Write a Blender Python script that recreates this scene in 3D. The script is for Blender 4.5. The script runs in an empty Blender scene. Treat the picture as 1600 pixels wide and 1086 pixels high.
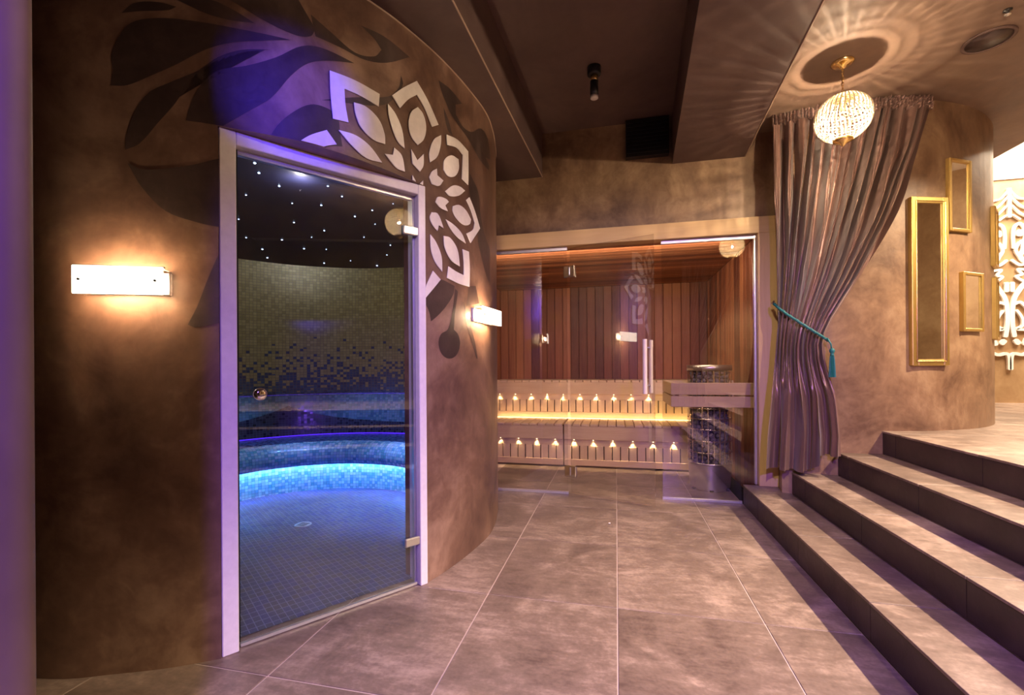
import bpy, bmesh, math, random
from mathutils import Vector, Matrix
R = math.radians
PI = math.pi
random.seed(7)
scene = bpy.context.scene
COL = scene.collection

# ------------------------------------------------------------------ camera
cam_d = bpy.data.cameras.new('camera')
cam_d.sensor_fit = 'HORIZONTAL'; cam_d.sensor_width = 36.0
cam_d.lens = 708.6 / 1600 * 36.0
cam_d.shift_y = 30.3 / 1600
cam_d.clip_start = 0.02; cam_d.clip_end = 60
cam = bpy.data.objects.new('camera', cam_d); COL.objects.link(cam)
yaw, roll = R(12.9), R(-0.38)
fw = Vector((-math.sin(yaw), math.cos(yaw), 0)); rt = Vector((math.cos(yaw), math.sin(yaw), 0)); up = Vector((0, 0, 1))
r2 = rt * math.cos(roll) + up * math.sin(roll); u2 = -rt * math.sin(roll) + up * math.cos(roll)
M = Matrix((r2, u2, -fw)).transposed().to_4x4(); M.translation = (0, 0, 1.08)
cam.matrix_world = M
scene.camera = cam

# ------------------------------------------------------------------ world, exposure
w = bpy.data.worlds.new('world'); scene.world = w; w.use_nodes = True
w.node_tree.nodes['Background'].inputs[0].default_value = (0.55, 0.42, 0.40, 1)
w.node_tree.nodes['Background'].inputs[1].default_value = 0.005
vs = scene.view_settings
vs.view_transform = 'Standard'; vs.look = 'None'; vs.gamma = 1.0; vs.use_curve_mapping = False
vs.exposure = 0.15
cy = scene.cycles
cy.use_denoising = True
cy.max_bounces = 8; cy.diffuse_bounces = 4; cy.glossy_bounces = 4; cy.transmission_bounces = 6
cy.transparent_max_bounces = 24
cy.sample_clamp_indirect = 25.0
cy.caustics_reflective = False; cy.caustics_refractive = False

WARM = (1.0, 0.66, 0.36); WARM2 = (1.0, 0.76, 0.50); BLUE = (0.16, 0.10, 1.0)

def light(name, kind, loc, energy, color, size=0.05, target=None, spot=None, blend=0.3, sy=None):
    d = bpy.data.lights.new(name, kind); d.energy = energy; d.color = color
    if kind == 'AREA':
        d.size = size
        if sy: d.shape = 'RECTANGLE'; d.size_y = sy
    else:
        d.shadow_soft_size = size
    if kind == 'SPOT':
        d.spot_size = R(spot); d.spot_blend = blend
    o = bpy.data.objects.new(name, d); COL.objects.link(o); o.location = loc
    if target is not None:
        o.rotation_euler = (Vector(target) - Vector(loc)).to_track_quat('-Z', 'Y').to_euler()
    return o

# blue floodlight that stands behind the camera
light('flood_beam', 'SPOT', (0.55, -1.05, 2.30), 460, (0.26, 0.10, 1.0), 0.05, (0.15, 2.3, -0.30), 84, 0.8)
light('flood_accent', 'SPOT', (0.45, -0.95, 2.32), 700, (0.08, 0.04, 1.0), 0.03, (-1.24, 1.56, 2.16), 12, 1.0)
# ceiling downlights in a row over the upper landing (they throw the stair shadows)
for yy in (-0.1, 0.75, 1.7):
    light('landing_downlight', 'SPOT', (3.05, yy, 2.84), 400, WARM2, 0.04, (1.55, yy + 0.2, 0.2), 74, 0.6)
light('landing_downlight', 'SPOT', (3.05, 2.75, 2.84), 400, WARM2, 0.04, (1.95, 3.3, 0.7), 84, 0.7)
# luminous ceiling of the far room
light('far_room_panel', 'AREA', (4.9, 5.2, 3.92), 330, (1.0, 0.80, 0.58), 1.8, (4.9, 5.2, 0))
# warm downlight in the lobby behind the camera
light('lobby_downlight', 'SPOT', (-0.15, -0.6, 2.66), 220, WARM2, 0.025, (0.40, 3.9, 0.25), 62, 0.8)

# ------------------------------------------------------------------ mesh helpers
def link(name, me, mat=None, parent=None, smooth=False):
    o = bpy.data.objects.new(name, me); COL.objects.link(o)
    if mat is not None and not me.materials: me.materials.append(mat)
    if smooth:
        for p in me.polygons: p.use_smooth = True
    if parent is not None: o.parent = parent
    return o

class MB:
    def __init__(s): s.v = []; s.f = []
    def add(s, V, F):
        b = len(s.v); s.v += [tuple(p) for p in V]; s.f += [tuple(i + b for i in q) for q in F]; return s
    def box(s, x0, x1, y0, y1, z0, z1, c=0.0):
        if c <= 0:
            V = [(x, y, z) for z in (z0, z1) for y in (y0, y1) for x in (x0, x1)]
            return s.add(V, [(0, 2, 3, 1), (4, 5, 7, 6), (0, 1, 5, 4), (2, 6, 7, 3), (0, 4, 6, 2), (1, 3, 7, 5)])
        bm = bmesh.new(); bmesh.ops.create_cube(bm, size=1)
        for v in bm.verts:
            v.co = Vector(((x0 + x1) / 2 + v.co.x * (x1 - x0), (y0 + y1) / 2 + v.co.y * (y1 - y0), (z0 + z1) / 2 + v.co.z * (z1 - z0)))
        bmesh.ops.bevel(bm, geom=bm.edges[:], offset=c, segments=1, affect='EDGES')
        return s.bm(bm)
    def bm(s, bm):
        bm.verts.ensure_lookup_table(); bm.verts.index_update()
        s.add([v.co[:] for v in bm.verts], [[v.index for v in f.verts] for f in bm.faces]); bm.free(); return s
    def prism(s, poly, z0, z1):
        n = len(poly)
        V = [(x, y, z0) for x, y in poly] + [(x, y, z1) for x, y in poly]
        F = [tuple(range(n - 1, -1, -1)), tuple(range(n, 2 * n))] + [(i, (i + 1) % n, (i + 1) % n + n, i + n) for i in range(n)]
        return s.add(V, F)
    def lathe(s, prof, n=32, cx=0, cy=0, cap=True):
        V = []; F = []
        for r, z in prof:
            for k in range(n):
                a = 2 * PI * k / n; V.append((cx + r * math.cos(a), cy + r * math.sin(a), z))
        for j in range(len(prof) - 1):
            for k in range(n):
                F.append((j * n + k, j * n + (k + 1) % n, (j + 1) * n + (k + 1) % n, (j + 1) * n + k))
        if cap:
            F.append(tuple(range(n - 1, -1, -1))); F.append(tuple((len(prof) - 1) * n + k for k in range(n)))
        return s.add(V, F)
    def tube(s, pts, r, n=8, closed=False):
        pts = [Vector(p) for p in pts]; m = len(pts); V = []; F = []
        up0 = None
        for i, p in enumerate(pts):
            a = pts[(i - 1) % m] if (closed or i > 0) else p
            b = pts[(i + 1) % m] if (closed or i < m - 1) else p
            t = (b - a).normalized()
            if up0 is None:
                up0 = Vector((0, 0, 1)) if abs(t.z) < 0.9 else Vector((1, 0, 0))
            x = t.cross(up0).normalized(); y = x.cross(t); up0 = y
            rr = r[i] if isinstance(r, (list, tuple)) else r
            for k in range(n):
                an = 2 * PI * k / n; V.append(p + x * (rr * math.cos(an)) + y * (rr * math.sin(an)))
        for i in range(m if closed else m - 1):
            for k in range(n):
                i2 = (i + 1) % m
                F.append((i * n + k, i * n + (k + 1) % n, i2 * n + (k + 1) % n, i2 * n + k))
        if not closed:
            F.append(tuple(range(n - 1, -1, -1))); F.append(tuple((m - 1) * n + k for k in range(n)))
        return s.add(V, F)
    def mesh(s, name):
        me = bpy.data.meshes.new(name); me.from_pydata(s.v, [], s.f)
        bm = bmesh.new(); bm.from_mesh(me); bmesh.ops.recalc_face_normals(bm, faces=bm.faces[:]); bm.to_mesh(me); bm.free()
        me.update(); return me
    def build(s, name, mat, parent=None, smooth=False):
        return link(name, s.mesh(name), mat, parent, smooth)

def box(name, dims, mat, parent=None, c=0.0):
    return MB().box(*dims, c).build(name, mat, parent)
def tag(o, label, cat, group=None):
    o['label'] = label; o['category'] = cat
    if group: o['group'] = group
    return o
def struct(o): o['kind'] = 'structure'; return o
def empty(name, loc=(0, 0, 0), rz=0.0):
    o = bpy.data.objects.new(name, None); COL.objects.link(o); o.location = loc; o.rotation_euler = (0, 0, rz); o.empty_display_size = 0.1
    return o
def thing(name, label, cat, loc=(0, 0, 0), rz=0.0, group=None):
    return tag(empty(name, loc, rz), label, cat, group)
def autosmooth(o, ang=40):
    me = o.data
    for p in me.polygons: p.use_smooth = True
    bm = bmesh.new(); bm.from_mesh(me)
    for e in bm.edges:
        if len(e.link_faces) == 2 and e.calc_face_angle(0) > R(ang): e.smooth = False
    bm.to_mesh(me); bm.free(); return o

# ------------------------------------------------------------------ materials
class NT:
    def __init__(s, name):
        s.m = bpy.data.materials.new(name); s.m.use_nodes = True; s.t = s.m.node_tree; s.n = s.t.nodes; s.p = s.n['Principled BSDF']
    def new(s, typ, **kw):
        nd = s.n.new('ShaderNode' + typ)
        for k, v in kw.items(): setattr(nd, k, v)
        return nd
    def l(s, a, b): s.t.links.new(a, b)
    def math(s, op, a, b=None, c=None):
        nd = s.new('Math', operation=op)
        for i, x in enumerate((a, b, c)):
            if x is None: continue
            if isinstance(x, (int, float)): nd.inputs[i].default_value = x
            else: s.l(x, nd.inputs[i])
        return nd.outputs[0]
    def noise(s, vec, scale, detail=4, rough=0.55, dist=0.0):
        nd = s.new('TexNoise'); nd.inputs['Scale'].default_value = scale; nd.inputs['Detail'].default_value = detail
        nd.inputs['Roughness'].default_value = rough; nd.inputs['Distortion'].default_value = dist
        if vec is not None: s.l(vec, nd.inputs['Vector'])
        return nd.outputs['Fac']
    def ramp(s, fac, stops):
        nd = s.new('ValToRGB'); e = nd.color_ramp.elements
        while len(e) < len(stops): e.new(0.5)
        for el, (p, c) in zip(e, stops): el.position = p; el.color = (*c, 1) if len(c) == 3 else c
        s.l(fac, nd.inputs[0]); return nd.outputs[0]
    def mix(s, fac, a, b, mode='MIX'):
        nd = s.new('Mix', data_type='RGBA', blend_type=mode)
        for i, x in ((0, fac), (6, a), (7, b)):
            if isinstance(x, (int, float)): nd.inputs[i].default_value = x
            elif isinstance(x, tuple): nd.inputs[i].default_value = (*x, 1)
            else: s.l(x, nd.inputs[i])
        return nd.outputs[2]
    def bump(s, h, strength=0.2, dist=0.01):
        nd = s.new('Bump'); nd.inputs['Strength'].default_value = strength; nd.inputs['Distance'].default_value = dist
        s.l(h, nd.inputs['Height']); s.l(nd.outputs[0], s.p.inputs['Normal'])
    def obj(s): return s.new('TexCoord').outputs['Object']
    def world(s): return s.new('NewGeometry').outputs['Position']
    def scale(s, vec, x, y, z):
        nd = s.new('Mapping'); nd.inputs['Scale'].default_value = (x, y, z); s.l(vec, nd.inputs['Vector']); return nd.outputs[0]
    def set(s, **kw):
        names = dict(color='Base Color', rough='Roughness', metal='Metallic', spec='Specular IOR Level', coat='Coat Weight', sheen='Sheen Weight')
        for k, v in kw.items():
            i = s.p.inputs[names[k]]
            if isinstance(v, (int, float)): i.default_value = v
            elif isinstance(v, tuple): i.default_value = (*v, 1)
            else: s.l(v, i)
        return s.m

def plain(name, color, rough=0.5, metal=0.0, spec=0.5):
    n = NT(name); v = n.world(); f = n.noise(v, 35, 3)
    c = n.mix(f, tuple(x * 0.88 for x in color), tuple(min(1, x * 1.1) for x in color))
    return n.set(color=c, rough=rough, metal=metal, spec=spec)
def emit(name, color, strength):
    n = NT(name); n.p.inputs['Base Color'].default_value = (*color, 1)
    n.p.inputs['Emission Color'].default_value = (*color, 1); n.p.inputs['Emission Strength'].default_value = strength
    return n.m
def plaster(name, dark, mid, lite, rough=0.42, sc=1.6, bump=0.12):
    n = NT(name); v = n.world()
    a = n.noise(v, sc, 6, 0.62, 0.6); b = n.noise(v, sc * 6, 5, 0.6, 0.8); c = n.noise(n.scale(v, 1, 1, 0.35), sc * 16, 4)
    f = n.math('ADD', n.math('MULTIPLY', a, 0.72), n.math('ADD', n.math('MULTIPLY', b, 0.2), n.math('MULTIPLY', c, 0.08)))
    col = n.ramp(f, [(0.36, dark), (0.5, mid), (0.64, lite)])
    n.bump(b, bump, 0.01)
    rg = n.math('ADD', n.math('MULTIPLY', b, 0.25), rough - 0.12)
    return n.set(color=col, rough=rg, spec=0.45)
def wood(name, dark, mid, lite, rough=0.5, axis=2, var=0.6, sc=1.0):
    n = NT(name); v = n.obj()
    s = [14.0 * sc] * 3; s[axis] = 0.9 * sc
    rnd = n.new('ObjectInfo').outputs['Random']
    off = n.new('CombineXYZ'); n.l(n.math('MULTIPLY', rnd, 37.0), off.inputs[0]); n.l(n.math('MULTIPLY', rnd, 91.0), off.inputs[2])
    add = n.new('VectorMath', operation='ADD'); n.l(n.scale(v, *s), add.inputs[0]); n.l(off.outputs[0], add.inputs[1])
    g = n.noise(add.outputs[0], 2.2, 5, 0.6, 1.2)
    f = n.math('ADD', n.math('MULTIPLY', g, 1 - var), n.math('MULTIPLY', rnd, var))
    col = n.ramp(f, [(0.15, dark), (0.5, mid), (0.85, lite)])
    n.bump(g, 0.08, 0.004)
    return n.set(color=col, rough=rough, spec=0.35)
def glass(name, tint, refl=1.0, ior=1.5):
    n = NT(name); n.n.remove(n.p)
    fr = n.new('Fresnel')   # a thin pane: both faces reflect alike
    n.l(n.math('MULTIPLY_ADD', n.new('NewGeometry').outputs['Backfacing'], 1 / ior - ior, ior), fr.inputs[0])
    fac = n.math('MINIMUM', n.math('MULTIPLY', fr.outputs[0], refl), 1.0)
    tr = n.new('BsdfTransparent'); tr.inputs[0].default_value = (*tint, 1)
    gl = n.new('BsdfGlossy'); gl.inputs['Roughness'].default_value = 0.0; gl.inputs[0].default_value = (0.95, 0.95, 0.95, 1)
    mx = n.new('MixShader'); n.l(fac, mx.inputs[0]); n.l(tr.outputs[0], mx.inputs[1]); n.l(gl.outputs[0], mx.inputs[2])
    n.l(mx.outputs[0], n.n['Material Output'].inputs[0]); return n.m
def cells(n, uv, sx, sy, stagger=0.0):
    """per-cell random value, mortar mask and cell row of a small mosaic laid out on UV metres"""
    sep = n.new('SeparateXYZ'); n.l(uv, sep.inputs[0])
    y = n.math('DIVIDE', sep.outputs[1], sy); row = n.math('FLOOR', y)
    x = n.math('ADD', n.math('DIVIDE', sep.outputs[0], sx), n.math('MULTIPLY', n.math('MODULO', row, 2.0), stagger))
    cx = n.math('FLOOR', x)
    cb = n.new('CombineXYZ'); n.l(cx, cb.inputs[0]); n.l(row, cb.inputs[1])
    wn = n.new('TexWhiteNoise', noise_dimensions='2D'); n.l(cb.outputs[0], wn.inputs['Vector'])
    fx = n.math('ABSOLUTE', n.math('SUBTRACT', n.math('FRACT', x), 0.5)); fy = n.math('ABSOLUTE', n.math('SUBTRACT', n.math('FRACT', y), 0.5))
    ed = n.math('MAXIMUM', fx, fy)
    tile = n.math('LESS_THAN', ed, 0.45)
    return wn.outputs['Value'], wn.outputs['Color'], tile, sep.outputs[1], sep.outputs[0], ed
def uvnode(n): return n.new('UVMap').outputs[0]

m_plaster = plaster('plaster_brown', (0.075, 0.038, 0.029), (0.175, 0.098, 0.067), (0.33, 0.21, 0.145))
m_plaster_r = plaster('plaster_tan', (0.13, 0.072, 0.045), (0.25, 0.152, 0.092), (0.40, 0.27, 0.165), sc=2.2)
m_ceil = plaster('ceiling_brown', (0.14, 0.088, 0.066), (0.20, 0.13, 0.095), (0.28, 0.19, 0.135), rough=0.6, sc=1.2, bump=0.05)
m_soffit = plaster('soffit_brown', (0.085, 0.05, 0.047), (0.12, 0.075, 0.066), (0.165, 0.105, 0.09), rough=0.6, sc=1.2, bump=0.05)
m_leaf = plaster('leaf_paint', (0.038, 0.023, 0.021), (0.058, 0.036, 0.031), (0.088, 0.056, 0.047), sc=3)
m_petal = plain('petal_white', (0.90, 0.86, 0.82), 0.45)
m_cream = plaster('cream_wall', (0.26, 0.155, 0.08), (0.35, 0.225, 0.12), (0.46, 0.32, 0.18), sc=1.5)
m_white = plain('white_plaster', (0.86, 0.84, 0.80), 0.6)

def tile_mat(name, dark, mid, lite, rough):
    n = NT(name); v = n.world()
    rnd = n.new('ObjectInfo').outputs['Random']
    off = n.new('CombineXYZ'); n.l(n.math('MULTIPLY', rnd, 31.0), off.inputs[0]); n.l(n.math('MULTIPLY', rnd, 17.0), off.inputs[1])
    add = n.new('VectorMath', operation='ADD'); n.l(v, add.inputs[0]); n.l(off.outputs[0], add.inputs[1])
    a = n.noise(add.outputs[0], 2.6, 8, 0.66, 0.7); b = n.noise(n.scale(add.outputs[0], 1, 3, 1), 9, 6, 0.7); c = n.noise(add.outputs[0], 60, 3)
    f = n.math('ADD', n.math('MULTIPLY', a, 0.55), n.math('ADD', n.math('MULTIPLY', b, 0.33), n.math('MULTIPLY', c, 0.12)))
    f = n.math('ADD', f, n.math('MULTIPLY', n.math('SUBTRACT', rnd, 0.5), 0.05))
    col = n.ramp(f, [(0.36, dark), (0.5, mid), (0.63, lite)])
    n.bump(b, 0.06, 0.004)
    return n.set(color=col, rough=n.math('ADD', n.math('MULTIPLY', b, 0.3), rough - 0.15), spec=0.4)
m_tile = tile_mat('floor_tile', (0.10, 0.068, 0.056), (0.20, 0.145, 0.118), (0.385, 0.29, 0.24), 0.42)
m_grout = plain('grout', (0.52, 0.42, 0.38), 0.8)
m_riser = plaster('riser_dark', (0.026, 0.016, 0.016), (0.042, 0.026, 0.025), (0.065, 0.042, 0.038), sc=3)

m_cedar = wood('cedar_plank', (0.10, 0.030, 0.018), (0.25, 0.082, 0.040), (0.46, 0.19, 0.085), 0.5, 2, 0.62)
m_cedar_x = wood('cedar_board', (0.13, 0.042, 0.02), (0.30, 0.11, 0.05), (0.50, 0.22, 0.10), 0.5, 0, 0.62)
m_pale = wood('pale_timber', (0.60, 0.43, 0.27), (0.70, 0.52, 0.34), (0.78, 0.60, 0.42), 0.5, 0, 0.4)
m_pale_z = wood('pale_timber_upright', (0.60, 0.43, 0.27), (0.70, 0.52, 0.34), (0.78, 0.60, 0.42), 0.5, 2, 0.4)
m_pale_y = wood('pale_timber_deep', (0.60, 0.43, 0.27), (0.70, 0.52, 0.34), (0.78, 0.60, 0.42), 0.5, 1, 0.4)
m_frame = wood('frame_timber', (0.62, 0.42, 0.20), (0.70, 0.49, 0.25), (0.78, 0.57, 0.31), 0.45, 0, 0.3)
m_frame_z = wood('frame_timber_upright', (0.62, 0.42, 0.20), (0.70, 0.49, 0.25), (0.78, 0.57, 0.31), 0.45, 2, 0.3)
m_dark = plain('dark_void', (0.02, 0.013, 0.01), 0.8)
m_black = plain('black_metal', (0.012, 0.011, 0.012), 0.4)
m_steel = plain('brushed_steel', (0.66, 0.64, 0.62), 0.33, 0.95)
m_chrome = plain('chrome', (0.85, 0.83, 0.82), 0.08, 1.0)
m_alu = plain('aluminium', (0.72, 0.70, 0.70), 0.35, 0.8)
m_white_frame = plain('white_frame', (0.80, 0.76, 0.76), 0.4)
m_gold = plain('gold_leaf', (0.60, 0.42, 0.14), 0.38, 0.85)
m_mirror = plain('mirror_silver', (0.92, 0.90, 0.86), 0.02, 1.0)
m_stone = plain('heater_stone', (0.16, 0.15, 0.16), 0.6)
m_teal = plain('teal_cord', (0.015, 0.16, 0.17), 0.5)
m_glass = glass('clear_glass', (0.95, 0.93, 0.92), 2.4)
m_glass_t = glass('tinted_glass', (0.88, 0.89, 0.92), 1.35)
m_lamp = emit('lamp_warm', (1.0, 0.80, 0.55), 30)
m_led = emit('led_warm', (1.0, 0.72, 0.34), 5)
m_brass = plain('brass', (0.85, 0.62, 0.26), 0.22, 1.0)

def sheet(name, pts, uv, mat, parent=None, smooth=True, closed=False):
    """grid surface: pts[j][i] rows of points, uv[j][i] in metres"""
    nj = len(pts); ni = len(pts[0]); V = [p for row in pts for p in row]; F = []; UV = []
    for j in range(nj - 1):
        for i in range(ni - 1):
            q = ((j, i), (j, i + 1), (j + 1, i + 1), (j + 1, i))
            F.append([a * ni + b for a, b in q]); UV += [uv[a][b] for a, b in q]
    me = bpy.data.meshes.new(name); me.from_pydata([tuple(v) for v in V], [], F)
    lay = me.uv_layers.new(name='UVMap')
    for k, c in enumerate(UV): lay.data[k].uv = c
    me.update()
    return link(name, me, mat, parent, smooth)

# ------------------------------------------------------------------ mosaic materials of the steam room
def mosaic_wall():
    n = NT('mosaic_gradient'); val, colr, tile, h, hx, ed = cells(n, uvnode(n), 0.030, 0.026)
    p = n.new('MapRange'); p.inputs['From Min'].default_value = 1.42; p.inputs['From Max'].default_value = 0.84; n.l(h, p.inputs['Value'])
    prob = n.math('POWER', p.outputs[0], 1.9)
    blue = n.math('LESS_THAN', val, prob)
    gold = n.mix(val, (0.32, 0.27, 0.10), (0.52, 0.44, 0.19)); bl = n.mix(val, (0.02, 0.05, 0.16), (0.05, 0.16, 0.34))
    c = n.mix(tile, (0.20, 0.18, 0.12), n.mix(blue, gold, bl)); n.bump(tile, 0.4, 0.002)
    return n.set(color=c, rough=0.3, spec=0.6)
def mosaic(name, a, b, grout, sx, sy, stagger=0.0, rough=0.18, wave=False, tint=0.25):
    n = NT(name); val, colr, tile, h, hx, ed = cells(n, uvnode(n), sx, sy, stagger)
    c = n.mix(val, a, b); c = n.mix(tint, c, n.mix(1.0, c, colr, 'MULTIPLY'))
    if wave:   # darker colour below two sagging swags that meet in a point
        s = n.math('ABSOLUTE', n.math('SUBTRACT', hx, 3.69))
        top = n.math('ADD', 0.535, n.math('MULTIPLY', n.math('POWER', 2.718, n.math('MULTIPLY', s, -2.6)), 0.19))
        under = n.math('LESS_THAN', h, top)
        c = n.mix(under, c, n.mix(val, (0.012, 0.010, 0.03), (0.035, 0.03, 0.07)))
    c = n.mix(tile, grout, c); n.bump(tile, 0.5, 0.002)
    return n.set(color=c, rough=n.math('ADD', n.math('MULTIPLY', val, 0.25), rough), spec=0.7)
m_mos_wall = mosaic_wall()
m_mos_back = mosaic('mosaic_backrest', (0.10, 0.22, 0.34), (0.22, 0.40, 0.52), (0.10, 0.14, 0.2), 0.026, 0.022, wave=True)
m_mos_seat = mosaic('mosaic_seat', (0.03, 0.07, 0.20), (0.08, 0.16, 0.34), (0.05, 0.06, 0.12), 0.026, 0.026)
m_mos_rise = mosaic('mosaic_riser', (0.16, 0.42, 0.58), (0.50, 0.72, 0.80), (0.10, 0.2, 0.3), 0.025, 0.025)
m_mos_floor = mosaic('mosaic_floor', (0.012, 0.02, 0.085), (0.035, 0.06, 0.23), (0.15, 0.17, 0.36), 0.030, 0.046, 0.0, 0.30)
n_ = NT('night_dome'); m_dome = n_.set(color=n_.mix(n_.noise(n_.world(), 8), (0.004, 0.005, 0.02), (0.010, 0.010, 0.035)), rough=0.35)
m_star = emit('star_point', (0.55, 0.70, 1.0), 9)
m_led_ice = emit('led_ice_blue', (0.24, 0.50, 1.0), 80)
m_led_violet = emit('led_violet', (0.12, 0.03, 1.0), 1.0)

# ------------------------------------------------------------------ curved steam room wall
CL = [(-3.2, 1.13), (-2.6, 1.12), (-1.98, 1.175), (-1.74, 1.25), (-1.5, 1.365), (-1.22, 1.58), (-1.04, 1.85), (-.925, 2.13), (-.86, 2.37),
      (-.82, 2.6), (-.80, 2.8), (-.815, 3.0), (-.85, 3.2), (-.905, 3.42), (-1.06, 3.8), (-1.3, 4.1)]
def spline(pts, n=24):
    out = []
    for i in range(1, len(pts) - 2):
        a, b, c, d = [Vector(p) for p in pts[i - 1:i + 3]]
        for k in range(n):
            t = k / n
            out.append(.5 * ((2 * b) + (c - a) * t + (2 * a - 5 * b + 4 * c - d) * t * t + (3 * b - a - 3 * c + d) * t ** 3))
    out.append(Vector(pts[-2])); return out
CQ = spline(CL); CS = [0.0]
for a, b in zip(CQ, CQ[1:]): CS.append(CS[-1] + (b - a).length)
def onwall(s, off=0.0):
    s = min(max(s, 0.0), CS[-1] - 1e-6); lo, hi = 0, len(CS) - 1
    while hi - lo > 1:
        m = (lo + hi) // 2
        if CS[m] <= s: lo = m
        else: hi = m
    t = (s - CS[lo]) / (CS[lo + 1] - CS[lo]); p = CQ[lo].lerp(CQ[lo + 1], t)
    def nrm(i):
        i0, i1 = max(i - 1, 0), min(i + 1, len(CQ) - 1); d = (CQ[i1] - CQ[i0]).normalized(); return Vector((d.y, -d.x))
    nn = nrm(lo).lerp(nrm(lo + 1), t).normalized()
    return p + nn * off, nn
Z_SOF = 2.71; Z_DOOR = 1.985; S0, S1 = 1.213, 2.115
TH = 0.15
ss = sorted(set([round(i * 0.045, 4) for i in range(int(CS[-1] / 0.045) + 1)] + [S0, S1, CS[-1]]))
mb = MB()
for a, b in zip(ss, ss[1:]):
    z0 = Z_DOOR if (a >= S0 - 1e-6 and b <= S1 + 1e-6) else 0.0
    pa, pb = onwall(a)[0], onwall(b)[0]; qa, qb = onwall(a, -TH)[0], onwall(b, -TH)[0]
    V = [(*pa, z0), (*pb, z0), (*pb, Z_SOF), (*pa, Z_SOF), (*qa, z0), (*qb, z0), (*qb, Z_SOF), (*qa, Z_SOF)]
    F = [(0, 1, 2, 3), (5, 4, 7, 6), (4, 5, 1, 0)]
    if abs(b - S0) < 1e-6: F.append((1, 5, 6, 2))
    if abs(a - S1) < 1e-6: F.append((4, 0, 3, 7))
    mb.add(V, F)
me = mb.mesh('wall_left')
bm = bmesh.new(); bm.from_mesh(me); bmesh.ops.remove_doubles(bm, verts=bm.verts[:], dist=1e-5); bm.to_mesh(me); bm.free()
wl = struct(link('wall_left', me, m_plaster)); autosmooth(wl, 30)

# flat paint and thin white appliques on that wall: outlines in (length along the wall, height)
PETALS=[[(1.606,2.311),(1.717,2.318),(1.834,2.312),(1.829,2.254),(1.742,2.262),(1.667,2.261),(1.671,2.194),(1.684,2.125),(1.618,2.116),(1.609,2.214)],[(1.901,2.337),(1.97,2.408),(2.057,2.485),(2.132,2.429),(2.217,2.342),(2.164,2.307),(2.112,2.374),(2.056,2.416),(1.997,2.363),(1.947,2.299)],[(1.709,2.221),(1.767,2.226),(1.829,2.196),(1.858,2.144),(1.862,2.097),(1.801,2.094),(1.741,2.126),(1.716,2.174)],[(1.878,2.288),(1.921,2.26),(1.959,2.202),(1.974,2.12),(1.935,2.134),(1.9,2.185),(1.881,2.242)],[(2.062,2.359),(2.099,2.342),(2.12,2.289),(2.104,2.22),(2.06,2.171),(2.019,2.193),(2.0,2.245),(2.016,2.312)],[(1.467,1.96),(1.525,2.016),(1.592,2.06),(1.633,2.014),(1.586,1.992),(1.544,1.958)],[(1.641,2.077),(1.716,2.082),(1.783,2.06),(1.845,2.007),(1.765,2.0),(1.699,2.031)],[(1.622,1.964),(1.667,1.979),(1.715,1.975),(1.741,1.965),(1.683,1.957)],[(1.912,2.1),(1.956,2.08),(1.975,2.011),(1.924,2.01),(1.86,2.052),(1.904,2.064)],[(2.016,2.134),(2.057,2.096),(2.101,2.144),(2.099,2.086),(2.074,2.046),(2.023,2.067)],[(2.239,2.299),(2.235,2.249),(2.205,2.172),(2.148,2.12),(2.142,2.165),(2.177,2.247)],[(2.286,2.323),(2.396,2.344),(2.517,2.332),(2.518,2.23),(2.514,2.136),(2.441,2.144),(2.453,2.284),(2.386,2.295),(2.291,2.27)],[(2.332,2.231),(2.404,2.239),(2.407,2.186),(2.366,2.131),(2.297,2.105),(2.257,2.123),(2.265,2.177)],[(2.201,2.108),(2.204,2.075),(2.256,2.066),(2.218,2.025),(2.161,2.014),(2.141,2.043),(2.161,2.078)],[(2.271,2.015),(2.348,2.073),(2.421,2.092),(2.475,2.089),(2.401,2.035),(2.312,2.004)],[(2.188,1.932),(2.21,1.965),(2.279,1.977),(2.304,1.969),(2.271,1.94),(2.295,1.916),(2.231,1.914)],[(2.023,2.011),(2.052,1.982),(2.023,1.976)],[(2.096,2.01),(2.095,1.979),(2.068,1.98)],[(2.102,1.972),(2.144,1.97),(2.108,1.946)],[(2.108,1.934),(2.14,1.913),(2.107,1.908)],[(2.344,1.959),(2.408,1.986),(2.488,1.979),(2.547,1.946),(2.531,1.915),(2.466,1.89),(2.388,1.899),(2.344,1.93)],[(2.489,2.041),(2.529,2.07),(2.598,2.014),(2.672,1.929),(2.541,1.807),(2.491,1.848),(2.577,1.897),(2.597,1.94),(2.55,1.999)],[(2.158,1.87),(2.207,1.875),(2.255,1.814),(2.214,1.82),(2.203,1.786),(2.164,1.808),(2.144,1.839)],[(2.276,1.867),(2.352,1.859),(2.435,1.833),(2.481,1.789),(2.387,1.801),(2.317,1.831)],[(2.147,1.754),(2.191,1.724),(2.235,1.66),(2.241,1.582),(2.183,1.622),(2.152,1.679)],[(2.256,1.774),(2.316,1.778),(2.386,1.732),(2.411,1.644),(2.324,1.66),(2.266,1.714)],[(2.444,1.747),(2.517,1.75),(2.527,1.651),(2.521,1.547),(2.393,1.546),(2.284,1.557),(2.298,1.621),(2.376,1.607),(2.456,1.602),(2.457,1.678)],[(2.106,1.47),(2.165,1.573),(2.226,1.538),(2.105,1.425)],[(2.1,1.654),(2.117,1.609),(2.099,1.561)]]
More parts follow.
